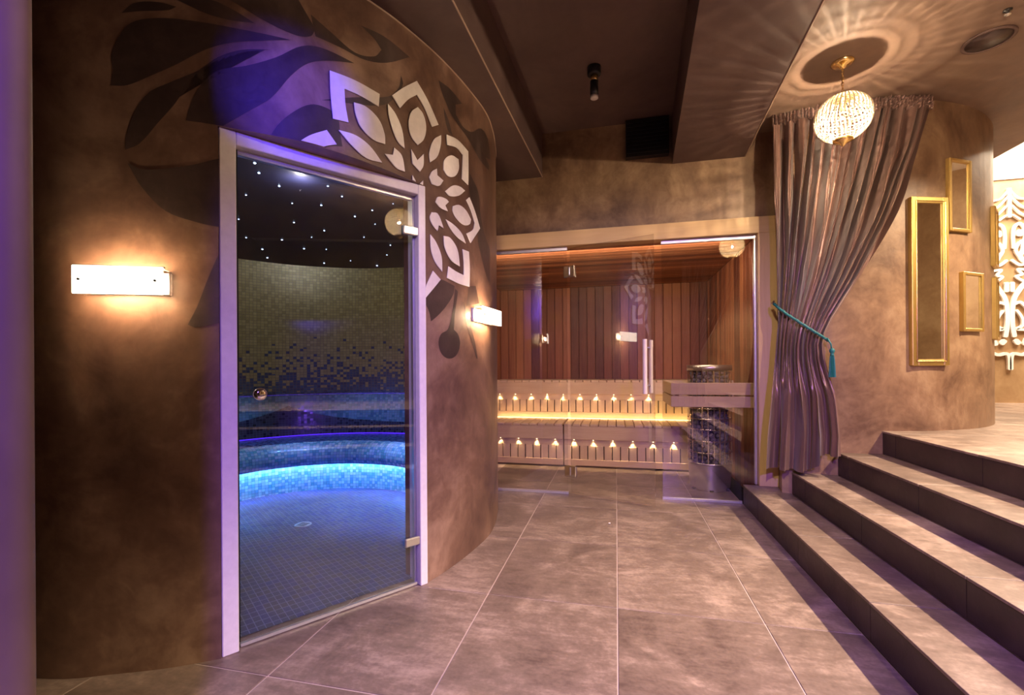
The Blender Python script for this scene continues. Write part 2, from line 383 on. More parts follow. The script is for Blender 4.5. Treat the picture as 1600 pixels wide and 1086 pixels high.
LEAVES=[[(0.943,2.315),(1.024,2.344),(1.154,2.358),(1.263,2.364),(1.368,2.371),(1.461,2.378),(1.36,2.342),(1.262,2.308),(1.176,2.26),(1.084,2.186),(1.007,2.135),(0.93,2.092),(0.877,2.086),(0.884,2.14),(0.88,2.191),(0.9,2.254)],[(1.086,2.422),(1.193,2.449),(1.263,2.433),(1.335,2.403),(1.263,2.391),(1.177,2.395)],[(1.255,2.467),(1.489,2.549),(1.525,2.497),(1.552,2.46),(1.533,2.422),(1.479,2.404),(1.377,2.421)],[(1.389,2.316),(1.294,2.289),(1.215,2.241),(1.153,2.178),(1.061,2.116),(0.999,2.073),(0.953,1.998),(0.925,1.909),(0.922,1.861),(0.967,1.886),(1.029,1.971),(1.083,2.049),(1.137,2.157),(1.199,2.22),(1.294,2.28)],[(1.109,1.857),(1.105,1.928),(1.125,2.038),(1.16,2.125),(1.215,2.191),(1.31,2.233),(1.41,2.294),(1.497,2.367),(1.571,2.393),(1.716,2.394),(1.6,2.351),(1.524,2.309),(1.461,2.238),(1.392,2.132),(1.309,2.056),(1.213,1.973),(1.151,1.917),(1.124,1.859)],[(1.534,2.511),(1.611,2.477),(1.717,2.442),(1.811,2.472),(1.849,2.521),(1.812,2.551),(1.746,2.574),(1.863,2.59),(2.015,2.579),(1.875,2.476),(1.763,2.433),(1.651,2.431),(1.552,2.43)],[(1.574,2.179),(1.704,2.242),(1.887,2.328),(1.944,2.396),(1.96,2.461),(1.971,2.427),(1.929,2.348),(1.86,2.277),(1.749,2.229)],[(1.378,1.958),(1.408,2.022),(1.46,2.088),(1.532,2.146),(1.599,2.153),(1.639,2.133),(1.649,2.075),(1.659,2.016),(1.608,2.0),(1.549,1.962),(1.485,1.954)],[(0.913,2.347),(0.953,2.387),(1.031,2.402),(1.086,2.396),(1.059,2.378),(0.975,2.361)],[(0.929,1.815),(0.98,1.795),(1.11,1.82),(1.217,1.864),(1.217,1.715),(1.216,1.608),(1.149,1.618),(1.049,1.651),(0.973,1.733)],[(1.215,1.512),(1.18,1.417),(1.145,1.311),(1.115,1.242),(1.141,1.233),(1.214,1.25)],[(2.224,2.581),(2.337,2.592),(2.457,2.578),(2.385,2.535),(2.388,2.483),(2.466,2.451),(2.576,2.474),(2.703,2.557),(2.838,2.556),(2.922,2.456),(2.674,2.39),(2.486,2.42),(2.352,2.455),(2.269,2.517)],[(2.269,2.461),(2.317,2.409),(2.351,2.348),(2.308,2.357),(2.276,2.417)],[(2.547,2.216),(2.655,2.151),(2.692,2.022),(2.763,1.911),(2.877,1.85),(2.87,1.616),(2.775,1.667),(2.688,1.781),(2.65,1.859),(2.677,1.931),(2.579,2.05),(2.534,2.118)],[(2.516,2.42),(2.685,2.423),(2.878,2.396),(2.851,2.362),(2.684,2.357)],[(2.105,1.423),(2.163,1.496),(2.211,1.54),(2.362,1.527),(2.35,1.48),(2.281,1.407),(2.209,1.35),(2.152,1.314),(2.139,1.361),(2.105,1.411)],[(2.368,1.515),(2.398,1.5),(2.366,1.378),(2.353,1.286),(2.395,1.263),(2.417,1.212),(2.382,1.151),(2.311,1.127),(2.241,1.148),(2.212,1.203),(2.232,1.253),(2.296,1.286),(2.337,1.375)],[(2.456,1.455),(2.519,1.353),(2.594,1.241),(2.637,1.132),(2.617,1.131),(2.562,1.218),(2.496,1.324)],[(2.522,1.552),(2.616,1.568),(2.664,1.468),(2.491,1.432)]]

def smooth_poly(poly, n=5, sharp=58):
    k = len(poly); P = [Vector(p) for p in poly]; out = []
    def corner(i):
        a = P[i] - P[i - 1]; b = P[(i + 1) % k] - P[i]
        return a.length < 1e-6 or b.length < 1e-6 or a.angle(b) > R(sharp)
    cs = [corner(i) for i in range(k)]
    for i in range(k):
        b, c = P[i], P[(i + 1) % k]; L = (c - b).length
        def tan(j):
            d = P[(j + 1) % k] - P[j - 1]; return d.normalized() * L if d.length > 1e-6 else Vector((0, 0))
        tb = (c - b) if cs[i] else tan(i); tc = (c - b) if cs[(i + 1) % k] else tan((i + 1) % k)
        for q in range(n):
            t = q / n
            out.append((2 * t**3 - 3 * t * t + 1) * b + (t**3 - 2 * t * t + t) * tb + (-2 * t**3 + 3 * t * t) * c + (t**3 - t * t) * tc)
    return out
def applique(name, poly, off, mat, parent, thick=0.0):
    pts = smooth_poly(poly); bm = bmesh.new()
    vs_ = [bm.verts.new((p.x, min(p.y, Z_SOF - 0.004), 0)) for p in pts]
    try: f = bm.faces.new(vs_)
    except ValueError: bm.free(); return None
    bmesh.ops.triangulate(bm, faces=bm.faces[:])
    x0 = min(p.x for p in pts); x1 = max(p.x for p in pts); x = math.floor(x0 / 0.045) * 0.045
    while x < x1:
        bmesh.ops.bisect_plane(bm, geom=bm.verts[:] + bm.edges[:] + bm.faces[:], plane_co=(x, 0, 0), plane_no=(1, 0, 0)); x += 0.0225
    xm = (x0 + x1) / 2
    if S0 - 0.02 < xm < S1 + 0.02 and min(p.y for p in pts) < Z_DOOR + 0.003:      # stop at the top of the door opening
        bmesh.ops.bisect_plane(bm, geom=bm.verts[:] + bm.edges[:] + bm.faces[:], plane_co=(0, Z_DOOR + 0.003, 0), plane_no=(0, 1, 0), clear_inner=True)
        if not bm.faces: bm.free(); return None
    if thick:
        r = bmesh.ops.extrude_face_region(bm, geom=bm.faces[:])
        for g in r['geom']:
            if isinstance(g, bmesh.types.BMVert): g.co.z = thick
    for v in bm.verts:
        p, nn = onwall(v.co.x, off + v.co.z); v.co = Vector((p.x, p.y, v.co.y))
    bmesh.ops.recalc_face_normals(bm, faces=bm.faces[:])
    me = bpy.data.meshes.new(name); bm.to_mesh(me); bm.free()
    return link(name, me, mat, parent)
fl = thing('wall_flower', 'large white cut-out lotus flower mounted around the steam room door corner', 'wall decoration', (*onwall(2.0, 0.002)[0], 2.0))
lf = thing('leaf_mural', 'dark painted swirling leaf mural on the curved brown wall', 'mural', (*onwall(1.3, 0.001)[0], 2.2))
for o, P_, nm, off, mt, th in ((fl, PETALS, 'petal', 0.003, m_petal, 0.004), (lf, LEAVES, 'painted_leaf', 0.0012, m_leaf, 0.0)):
    for p in P_:
        c = applique(nm, p, off, mt, None, th)
        if c:
            c.parent = o; c.matrix_parent_inverse = Matrix.Translation(o.location).inverted()
bpy.context.view_layer.update()

# ------------------------------------------------------------------ steam room inside
CX, CY = -2.09, 2.70
def outer_r(th):
    d = Vector((math.cos(th), math.sin(th))); best = 9.0
    for a, b in zip(CQ, CQ[1:]):
        e = b - a; den = d.x * (-e.y) + e.x * d.y
        if abs(den) < 1e-9: continue
        ax, ay = a.x - CX, a.y - CY
        t = (ax * (-e.y) + e.x * ay) / den; k = (d.x * ay - d.y * ax) / den
        if t > 0 and -1e-6 <= k <= 1 + 1e-6: best = min(best, t)
    return best
def in_r(th): return min(1.55, outer_r(th) - TH - 0.01)
DA, DB = Vector((-1.449, 1.415)), Vector((-.931, 2.12))       # door line at the outer face
DU = (DB - DA).normalized(); DN = Vector((DU.y, -DU.x)); DL = (DB - DA).length
A0, A1 = R(-24.0), R(294.0)                                   # wall runs round from door jamb to door jamb
def ring(a0, a1, n): return [a0 + (a1 - a0) * k / n for k in range(n + 1)]
def polar(th, r, z): return (CX + r * math.cos(th), CY + r * math.sin(th), z)
def lath(name, prof, ths, mat, parent, rmax=None, uvr=1.4):
    """sweep a profile [(r, z)] round the steam room; r is capped by the wall"""
    pts = []; uv = []; L = 0.0; last = None
    for r, z in prof:
        if last: L += math.hypot(r - last[0], z - last[1])
        last = (r, z)
        pts.append([polar(t, min(r, in_r(t) - 0.002) if rmax is None else min(r, rmax(t)), z) for t in ths])
        uv.append([((t - A0) * uvr, L + prof[0][1]) for t in ths])
    return sheet(name, pts, uv, mat, parent)
th_all = ring(A0, A1, 150)
sw = struct(empty('wall_steam_room', (CX, CY, 0)))
def kid(o, parent):
    o.parent = parent; o.matrix_parent_inverse = Matrix.Translation(parent.location).inverted(); return o
pts = [[polar(t, in_r(t), z) for t in th_all] for z in (0.0, 0.84)]
kid(sheet('lower_wall', pts, [[((t - A0) * 1.5, z) for t in th_all] for z in (0.0, 0.84)], m_mos_seat), sw)
pts = [[polar(t, in_r(t), z) for t in th_all] for z in (0.84, 1.4, 2.10)]
kid(sheet('gradient_wall', pts, [[((t - A0) * 1.5, z) for t in th_all] for z in (0.84, 1.4, 2.10)], m_mos_wall), sw)
thl = ring(R(-66), R(-24), 16)
pts = [[polar(t, in_r(t) - 0.004, z) for t in thl] for z in (1.97, 2.12)]
kid(sheet('lintel_wall', pts, [[((t - A0) * 1.5, z) for t in thl] for z in (1.97, 2.12)], m_mos_wall), sw)
# starry dome
dome = struct(empty('ceiling_steam_room', (CX, CY, 2.1)))
def dome_z(k): return 2.10 + 0.28 * (1 - k * k)
tc = ring(0, 2 * PI, 72)
kid(sheet('dome', [[polar(t, (in_r(t)) * k, dome_z(k)) for t in tc] for k in [i / 14 for i in range(15)]], [[(t, i) for t in tc] for i in range(15)], m_dome), dome)
mst = MB(); mst.lathe([(0.001, -0.002), (0.005, -0.0015), (0.007, 0.0015)], 8); star_me = mst.mesh('star'); star_me.materials.append(m_star)
rs = random.Random(11); stars = []
while len(stars) < 105:
    t = rs.uniform(0, 2 * PI); k = math.sqrt(rs.random()) * 0.97; p = Vector(polar(t, in_r(t) * k, dome_z(k)))
    if all((p - q).length > 0.15 for q in stars):
        stars.append(p); o = link('star_light', star_me, None, None); o.location = p - Vector((0, 0, 0.003)); s = rs.uniform(0.55, 1.15); o.scale = (s, s, s); kid(o, dome)
# floor of small mosaic, reaching to the door line
def floor_r(th):
    d = Vector((math.cos(th), math.sin(th))); o = Vector((CX, CY)); den = d.x * (-DU.y) + DU.x * d.y
    if R(-66) < th < R(-24) or R(294) < th < R(336):
        a = DA - DN * 0.075 - o; return (a.x * (-DU.y) + DU.x * a.y) / den
    return in_r(th)
tf = ring(R(-90), R(270), 144)
pts = [[polar(t, floor_r(t) * k, 0.010) for t in tf] for k in (0.0, 0.25, 0.5, 0.75, 1.0)]
ca, sa = DU.x, DU.y
fs = sheet('floor_steam_room', pts, [[(p[0] * ca + p[1] * sa, -p[0] * sa + p[1] * ca) for p in row] for row in pts], m_mos_floor, smooth=False); struct(fs)
drain = thing('floor_drain', 'round steel drain in the blue mosaic floor', 'drain', (CX, CY, 0.0105))
MB().lathe([(0.055, 0.0), (0.055, 0.003), (0.045, 0.004)], 28).build('rim', m_steel, drain, True)
for k in range(-2, 3): box('slot', (-0.032, 0.032, k * 0.014 - 0.003, k * 0.014 + 0.003, 0.0035, 0.0046), m_dark, drain)
# curved bench
bench = thing('mosaic_bench', 'curved blue mosaic bench glowing along the back of the steam room', 'bench', (CX, CY, 0))
tb = ring(R(18), R(236), 110)
def cap(d): return lambda t: in_r(t) - d
kid(lath('seat_riser', [(0.945, 0.010), (0.945, 0.14), (0.945, 0.272)], tb, m_mos_rise, None, uvr=0.93), bench)
lip = [(0.955, 0.272), (0.878, 0.272), (0.876, 0.245), (0.862, 0.245), (0.845, 0.29), (0.85, 0.34), (0.875, 0.385), (0.915, 0.415), (0.97, 0.43)]
kid(lath('seat_lip', lip, tb, m_mos_rise, None, uvr=0.88), bench)
kid(lath('seat', [(0.97, 0.43), (1.2, 0.43), (1.44, 0.43)], tb, m_mos_seat, None, cap(0.03), 1.2), bench)
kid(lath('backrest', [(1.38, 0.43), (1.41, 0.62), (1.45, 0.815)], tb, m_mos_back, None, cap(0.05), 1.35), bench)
kid(lath('backrest_ledge', [(1.45, 0.815), (1.46, 0.835), (1.56, 0.838)], tb, m_mos_seat, None, cap(0.004), 1.4), bench)
kid(lath('lip_light', [(0.912, 0.2705), (0.886, 0.2705)], tb, m_led_ice, None), bench)
kid(lath('ledge_light', [(1.452, 0.812), (1.455, 0.826)], tb, m_led_violet, None, cap(0.045)), bench)
kid(lath('seat_light', [(1.377, 0.433), (1.379, 0.443)], tb, m_led_violet, None, cap(0.055)), bench)
for t_, e_ in ((R(95), 80), (R(165), 80)):
    light('steam_room_glow', 'SPOT', (CX + 0.5 * math.cos(t_), CY + 0.5 * math.sin(t_), 2.25), e_, (0.20, 0.40, 1.0), 0.01, (CX + 1.0 * math.cos(t_), CY + 1.0 * math.sin(t_), 0.3), 52, 0.7)
light('steam_room_wash', 'POINT', (CX, CY, 2.30), 18, (0.85, 0.78, 0.60), 0.008)
light('steam_room_spill', 'SPOT', (-1.55, 3.15, 2.15), 260, (0.25, 0.42, 1.0), 0.05, (-1.62, 3.2, 0.0), 42, 0.8)
# basin that stands inside, beside the door
bs = thing('mosaic_basin', 'round mosaic foot basin behind the right door jamb', 'basin', (-1.30, 3.28, 0.010))
MB().lathe([(0.17, 0.0), (0.19, 0.03), (0.17, 0.10), (0.155, 0.24), (0.19, 0.36), (0.215, 0.42), (0.20, 0.43), (0.17, 0.41), (0.10, 0.36)], 40).build('bowl', plain('basin_glaze', (0.05, 0.08, 0.14), 0.12), bs, True)
MB().tube([(0.0, 0.05, 0.38), (0.0, 0.09, 0.5), (0.0, 0.06, 0.58), (-0.04, 0.0, 0.59), (-0.07, -0.02, 0.55)], 0.009).build('tap', m_chrome, bs, True)

# ------------------------------------------------------------------ steam room door
dz = math.atan2(DU.y, DU.x)
door = struct(empty('door_1', (DA.x, DA.y, 0), dz))           # local x along the door, local -y towards the lobby
box('jamb', (0.0, 0.055, -0.012, 0.10, 0.0, 1.985), m_white_frame, door, 0.003)
box('jamb', (DL - 0.040, DL, -0.012, 0.10, 0.0, 1.985), m_white_frame, door, 0.003)
box('frame_head', (0.0555, DL - 0.0405, -0.012, 0.10, 1.935, 1.985), m_white_frame, door, 0.003)
box('seal', (0.056, 0.066, 0.030, 0.05, 0.015, 1.934), m_black, door)
box('seal', (DL - 0.052, DL - 0.041, 0.030, 0.05, 0.015, 1.934), m_alu, door)
box('seal', (0.067, DL - 0.053, 0.030, 0.05, 1.915, 1.934), m_alu, door)
gl = box('glass_leaf', (0.064, DL - 0.047, 0.014, 0.022, 0.016, 1.918), m_glass_t, door)
box('bottom_seal', (0.064, DL - 0.047, 0.010, 0.026, 0.004, 0.0155), m_alu, door)
for z in (0.225, 1.752):
    h = box('hinge', (DL - 0.118, DL - 0.030, -0.006, 0.013, z - 0.021, z + 0.021), m_steel, door, 0.005)
kn = MB().lathe([(0.008, 0.0), (0.008, 0.018), (0.022, 0.020), (0.026, 0.030), (0.024, 0.040), (0.010, 0.045)], 24).build('knob', m_chrome, door, True)
kn.location = (0.130, 0.012, 0.98); kn.rotation_euler = (R(90), 0, 0)

# ------------------------------------------------------------------ lower floor
def inside_left(x, y):
    q = Vector((x - CX, y - CY)); return q.length < outer_r(math.atan2(q.y, q.x))
floor = struct(box('floor', (-3.4, 0.96, -2.6, 6.0, -0.08, -0.0025), m_grout))
TX, TY, JO = 0.60, 0.717, 0.005
tile_cache = {}
def tile(x0, x1, y0, y1, ztop, parent, name='tile', mat=None, th=0.012):
    mat = mat or m_tile
    k = (round(x1 - x0, 4), round(y1 - y0, 4), mat.name)
    if k not in tile_cache:
        me = MB().box(0, x1 - x0, 0, y1 - y0, -th, 0, 0.0012).mesh('tile'); me.materials.append(mat); tile_cache[k] = me
    o = link(name, tile_cache[k], None, parent); o.location = (x0, y0, ztop + random.uniform(-0.0004, 0.0004)); return o
for i in range(-5, 2):
    for j in range(-5, 6):
        x0 = i * TX + JO / 2; x1 = (i + 1) * TX - JO / 2; y0 = 1.36 + (j - 1) * TY + JO / 2; y1 = y0 + TY - JO
        x1 = min(x1, 0.957)
        if x1 - x0 < 0.05 or y1 > 5.7: continue
        if all(inside_left(x, y) and not False for x in (x0, (x0 + x1) / 2, x1) for y in (y0, (y0 + y1) / 2, y1)): continue
        tile(x0, x1, y0, y1, 0.0, floor)
# ------------------------------------------------------------------ stairs
SX, ST, SH = 0.9556, 0.2708, 0.1563
YB = -0.44
st = thing('stairs', 'four dark-fronted tiled steps with pale treads rising to the landing', 'stairs', (SX, 0, 0))
ends = [3.83, 3.72, 3.66, 3.64]
for k in range(3):
    x0 = SX + k * ST; z = (k + 1) * SH; ye = ends[k]
    kid(box('step_core', (x0 + 0.014, x0 + ST + 0.012, YB, ye, 0.001, z - 0.0135), m_grout), st)
    j0 = (3.461, 3.395, 3.43)[k]; ys = [ye] + [j0 - 0.717 * i for i in range(9) if j0 - 0.717 * i > YB] + [YB]
    for a, b in zip(ys, ys[1:]):
        if a - b < 0.03: continue
        kid(tile(x0, x0 + ST - 0.002, b + 0.003, a - 0.003, z, None, 'tread_tile'), st)
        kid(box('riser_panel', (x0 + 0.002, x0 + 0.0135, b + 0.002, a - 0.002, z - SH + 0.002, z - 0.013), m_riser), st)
xl = SX + 3 * ST; ZL = 4 * SH
ys = [3.62] + [3.43 - 0.717 * i for i in range(9) if 3.43 - 0.717 * i > YB] + [YB]
for a, b in zip(ys, ys[1:]):
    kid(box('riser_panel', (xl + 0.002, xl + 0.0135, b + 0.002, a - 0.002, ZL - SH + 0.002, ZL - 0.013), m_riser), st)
YB = -2.4
land = struct(box('floor_landing', (xl + 0.014, 7.5, YB, 6.6, 0.3, ZL - 0.0025), m_grout))
DRX, DRY, DRR = 1.62, 5.03, 1.46
def indrum(x, y): return (x - DRX) ** 2 + (y - DRY) ** 2 < DRR ** 2
for i in range(0, 9):
    for j in range(-5, 6):
        x0 = xl + i * 0.6 + (0 if i == 0 else 0.0015); x1 = xl + (i + 1) * 0.6 - 0.0015; y0 = 2.74 + (j - 1) * 0.717 + 0.0015; y1 = y0 + 0.714
        y0 = max(y0, YB); y1 = min(y1, 6.4)
        if y1 - y0 < 0.05: continue
        if all(indrum(x, y) for x in (x0, x1) for y in (y0, y1)): continue
        tile(x0, x1, y0, y1, ZL, land)

# ------------------------------------------------------------------ ceilings and soffits (edges run a little askew)
def ex(x, y): return x + 0.047 * (y - 3.86)
def skew(name, xa, xb, z0, z1, mat, ya=-2.6, yb=3.86):
    return struct(MB().prism([(ex(xa, ya), ya), (ex(xb, ya), ya), (ex(xb, yb), yb), (ex(xa, yb), yb)], z0, z1).build(name, mat))
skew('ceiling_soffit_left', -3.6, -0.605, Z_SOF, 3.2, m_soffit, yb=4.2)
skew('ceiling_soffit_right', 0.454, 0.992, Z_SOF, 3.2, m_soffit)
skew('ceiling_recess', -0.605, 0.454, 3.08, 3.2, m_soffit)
ZC = 2.88
struct(MB().prism([(ex(0.992, -2.6), -2.6), (3.24, -2.6), (3.24, 6.6), (0.992, 6.6), (0.992, 3.86)], ZC, 3.2).build('ceiling', m_ceil))
struct(box('ceiling_far', (3.0, 7.6, -2.6, 6.7, 4.0, 4.1), m_white))
struct(box('trim_1', (3.24, 3.25, -2.6, 6.6, ZC, 4.0), m_white))
# pale corner beads along the soffit edges and where the curved wall meets the soffit
m_bead = plain('corner_bead', (0.42, 0.30, 0.23), 0.5)
for k, xe in enumerate((-0.605, 0.992)):
    struct(MB().tube([(ex(xe, -2.5), -2.5, Z_SOF + 0.001), (ex(xe, 3.858), 3.858, Z_SOF + 0.001)], 0.0045, 6).build('trim_%d' % (k + 2), m_bead))
struct(MB().tube([(*onwall(0.3 + 0.05 * i, 0.001)[0], Z_SOF - 0.004) for i in range(68)], 0.004, 6).build('trim_4', m_bead, None, True))
# walls
struct(box('wall_front', (-1.35, 1.20, 3.86, 3.98, 2.22, 3.2), m_plaster_r))
arc = [R(-108 + 3 * k) for k in range(0, 49)]
mb = MB()
for a, b in zip(arc, arc[1:]):
    p = lambda t, r: (DRX + r * math.cos(t), DRY + r * math.sin(t))
    (x0, y0), (x1, y1) = p(a, DRR), p(b, DRR); (u0, v0), (u1, v1) = p(a, DRR - 0.1), p(b, DRR - 0.1)
    mb.add([(x0, y0, 0), (x1, y1, 0), (x1, y1, ZC), (x0, y0, ZC), (u0, v0, 0), (u1, v1, 0), (u1, v1, ZC), (u0, v0, ZC)], [(0, 1, 2, 3), (5, 4, 7, 6)])
me = mb.mesh('wall_right'); bm = bmesh.new(); bm.from_mesh(me); bmesh.ops.remove_doubles(bm, verts=bm.verts[:], dist=1e-5); bm.to_mesh(me); bm.free()
autosmooth(struct(link('wall_right', me, m_plaster_r)))
xa, ya = DRX + DRR * math.cos(arc[0]), DRY + DRR * math.sin(arc[0])
struct(MB().prism([(xa - 0.001, ya), (xa + 0.10, ya + 0.02), (1.28, 3.98), (1.198, 3.98), (1.198, 3.80)], 0.0, 3.2).build('wall_return', m_plaster_r))
arc2 = [-t for t in arc]
mb = MB()
for a, b in zip(arc2, arc2[1:]):
    q = lambda t: (DRX + DRR * math.cos(t), -1.93 + DRR * math.sin(t))
    (x0, y0), (x1, y1) = q(a), q(b); mb.add([(x0, y0, 0), (x1, y1, 0), (x1, y1, ZC), (x0, y0, ZC)], [(0, 1, 2, 3)])
autosmooth(struct(mb.build('wall_near_right', m_plaster_r)))
struct(box('wall_far', (1.0, 7.6, 6.4, 6.5, 0.3, 3.21), m_cream))
struct(box('wall_far_upper', (1.0, 7.6, 6.38, 6.5, 3.21, 4.0), m_white))
struct(box('wall_east', (7.5, 7.6, -2.6, 6.6, 0.3, 4.0), m_cream))
struct(box('wall_back', (-3.5, 7.6, -2.7, -2.6, -0.1, 4.1), m_plaster_r))
struct(box('wall_west', (-3.5, -3.4, -2.6, 4.4, -0.1, 3.2), m_plaster))
# near wall end at the left edge of the view, rounded corner
px, py = -0.628, 0.372; pr = 0.03
cr = Vector((px - 0.02, py - 0.02)); pl = [(cr.x + pr * math.cos(R(t)) * 0.9, cr.y + pr * math.sin(R(t)) * 0.9) for t in range(-35, 121, 13)]
pl += [(-1.05, 0.42), (-1.05, -0.95), (-0.64, -0.95)]
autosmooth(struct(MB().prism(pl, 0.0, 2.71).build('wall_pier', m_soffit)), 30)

# ------------------------------------------------------------------ sconces
def sconce(s, z, wdt, label, first):
    p, nn = onwall(s, 0.0); rz = math.atan2(nn.y, nn.x) + PI / 2
    t = thing('wall_sconce', label, 'wall lamp', (p.x, p.y, z), rz, 'glass box wall lamps on the curved wall')
    w2 = wdt / 2; h = 0.048; d = 0.075
    box('back_plate', (-w2 + 0.01, w2 - 0.01, -0.012, 0.004, -h + 0.008, h - 0.008), m_alu, t, 0.002)
    box('diffuser', (-w2, w2, -d, -d + 0.008, -h, h), m_lampf, t, 0.002)
    box('top_bar', (-w2, w2, -d + 0.009, -d + 0.018, h - 0.004, h + 0.003), m_alu, t)
    box('glass_side', (-w2, -w2 + 0.006, -d + 0.009, -0.013, -h, h - 0.007), m_glass, t)
    box('glass_side', (w2 - 0.006, w2, -d + 0.009, -0.013, -h, h - 0.007), m_glass, t)
    for x in (-w2 + 0.022, w2 - 0.022):
        sc = MB().lathe([(0.004, 0), (0.004, 0.004), (0.002, 0.005)], 12).build('screw', m_black, t); sc.location = (x, -d, 0.0); sc.rotation_euler = (R(90), 0, 0)
    b = MB().tube([(-w2 * 0.7, -0.04, 0), (w2 * 0.7, -0.04, 0)], 0.012, 10).build('tube_lamp', m_tube, t, True)
    return t
m_lampf = emit('lamp_diffuser', (1.0, 0.86, 0.66), 3.5)
m_tube = emit('lamp_tube', (1.0, 0.74, 0.45), 170)
sconce(0.94, 1.385, 0.275, 'glowing glass box lamp on the dark curved wall left of the steam room door', True)
sconce(2.70, 1.39, 0.30, 'glowing glass box lamp on the curved wall between the steam room and the sauna', False)

# ------------------------------------------------------------------ sauna shell
XW, XE, YF, YK, ZT = -1.50, 1.085, 3.90, 5.90, 2.10
wb = struct(box('wall_sauna_back', (XW, XE, YK + 0.012, YK + 0.06, 0, 2.2), m_dark))
x = XW; pw = 0.104
plank = {}
def plk(name, w, d, h, mat, c=0.003):
    k = (round(w, 3), round(d, 3), round(h, 3), mat.name)
    if k not in plank:
        me = MB().box(0, w, 0, d, 0, h, c).mesh(name); me.materials.append(mat); plank[k] = me
    return plank[k]
while x < XE - 0.02:
    wd = min(pw, XE - x); o = link('plank', plk('plank', wd - 0.004, 0.012, ZT, m_cedar), None, wb); o.location = (x, YK, 0); x += pw
we = struct(box('wall_sauna_right', (XE + 0.012, XE + 0.05, YF - 0.02, YK + 0.05, 0, 2.2), m_dark))
y = YF
while y < YK - 0.02:
    o = link('plank', plk('plank', 0.012, pw - 0.004, ZT, m_cedar), None, we); o.location = (XE, y, 0); y += pw
ww = struct(box('wall_sauna_left', (XW - 0.06, XW - 0.012, YF, YK + 0.05, 0, 2.2), m_dark))
y = YF + 0.3
while y < YK - 0.02:
    o = link('plank', plk('plank', 0.012, pw - 0.004, ZT, m_cedar), None, ww); o.location = (XW - 0.012, y, 0); y += pw
ct = struct(box('ceiling_sauna', (XW - 0.05, XE + 0.05, YF, YK + 0.05, ZT + 0.012, ZT + 0.06), m_dark))
y = YF + 0.02
while y < YK - 0.02:
    o = link('board', plk('board', XE - XW, 0.094, 0.012, m_cedar_x), None, ct); o.location = (XW, y, ZT); y += 0.099
# timber frame of the glass front
sf = thing('timber_portal', 'pale yellow timber frame around the glass sauna front', 'frame', (0, 3.86, 0))
kid(box('header', (-1.32, 1.196, 3.79, 3.90, 2.09, 2.215), m_frame, None, 0.003), sf)
kid(box('post', (1.062, 1.196, 3.79, 3.90, 0.157, 2.0895), m_frame_z, None, 0.003), sf)
kid(box('post', (-1.32, -1.22, 3.79, 3.90, 0.0, 2.0895), m_frame_z, None, 0.003), sf)
# benches
def bench_unit(name, label, x0, x1, yf, yb, zt, lamps, floorz=0.02, gap=0.0):
    t = thing(name, label, 'bench', ((x0 + x1) / 2, yf, 0), 0, 'slatted sauna benches')
    k = lambda o: kid(o, t)
    k(box('front_rail', (x0, x1, yf, yf + 0.025, zt - 0.155, zt - 0.012), m_pale, None, 0.002))
    k(box('bottom_rail', (x0, x1, yf + 0.004, yf + 0.022, floorz, floorz + 0.065), m_pale, None, 0.002))
    k(box('backing', (x0 + 0.005, x1 - 0.005, yf + 0.036, yf + 0.04, floorz, zt - 0.03), m_dark))
    k(box('inset_board', (x0, x1, yf + 0.018, yf + 0.034, zt - 0.222, zt - 0.1555), m_pale, None, 0.001))
    x = x0
    while x < x1 - 0.03:
        wd = min(0.074, x1 - x); o = link('front_slat', plk('front_slat', wd, 0.018, zt - 0.2225 - floorz - 0.0655, m_pale_z, 0.002), None, None)
        o.location = (x, yf + 0.010, floorz + 0.0655); k(o); x += 0.085
    x = x0
    while x < x1 - 0.03:
        wd = min(0.084, x1 - x); o = link('seat_slat', plk('seat_slat', wd, yb - yf + 0.004, 0.024, m_pale_y, 0.003), None, None)
        o.location = (x, yf - 0.004, zt - 0.0118); k(o); x += 0.092
    return t
def bench_lamps(t, xs, yf, zt, e):
    for x in xs:
        l = MB().lathe([(0.004, -0.002), (0.0045, 0.003)], 10).build('bench_lamp', m_lampb, None); l.location = (x, yf + 0.007, zt - 0.1585)
        kid(l, t)
        light('bench_spot', 'SPOT', (x, yf + 0.006, zt - 0.162), e, (1.0, 0.72, 0.36), 0.0015, (x, yf + 0.010, zt - 0.5), 66, 0.1)
m_lampb = emit('lamp_bench', (1.0, 0.85, 0.55), 8)
ZU, ZB = 0.905, 0.452
t1 = bench_unit('sauna_bench', 'upper slatted sauna bench against the cedar back wall', XW + 0.02, XE - 0.02, 5.40, 5.88, ZU, None, 0.475)
t2 = bench_unit('sauna_bench', 'lower slatted sauna bench, short module at the left', XW + 0.02, -0.560, 4.88, 5.39, ZB, None)
t3 = bench_unit('sauna_bench', 'lower slatted sauna bench, long module behind the heater', -0.548, XE - 0.02, 4.88, 5.39, ZB, None)
bench_lamps(t1, [-1.392 + 0.195 * k for k in range(12)], 5.40, ZU, 3.0)
bench_lamps(t2, [-1.254 + 0.203 * k for k in range(4)], 4.88, ZB, 3.0)
bench_lamps(t3, [-1.254 + 0.203 * k for k in range(4, 11)], 4.88, ZB, 3.0)
ls = tag(box('led_strip', (XW + 0.03, XE - 0.03, 5.386, 5.396, 0.4665, 0.472), m_led), 'glowing warm light strip along the foot of the upper sauna bench', 'light strip')
light('sauna_fill', 'AREA', (-0.2, 3.98, 2.06), 20, WARM2, 2.2, (-0.2, 5.2, 1.2), sy=0.06)  # added warm fill behind the header to brighten the sauna, no fixture
light('sauna_glow', 'AREA', (-0.2, 5.34, 0.472), 1.8, (1.0, 0.68, 0.28), 2.4, (-0.2, 5.42, 0.53), sy=0.02)

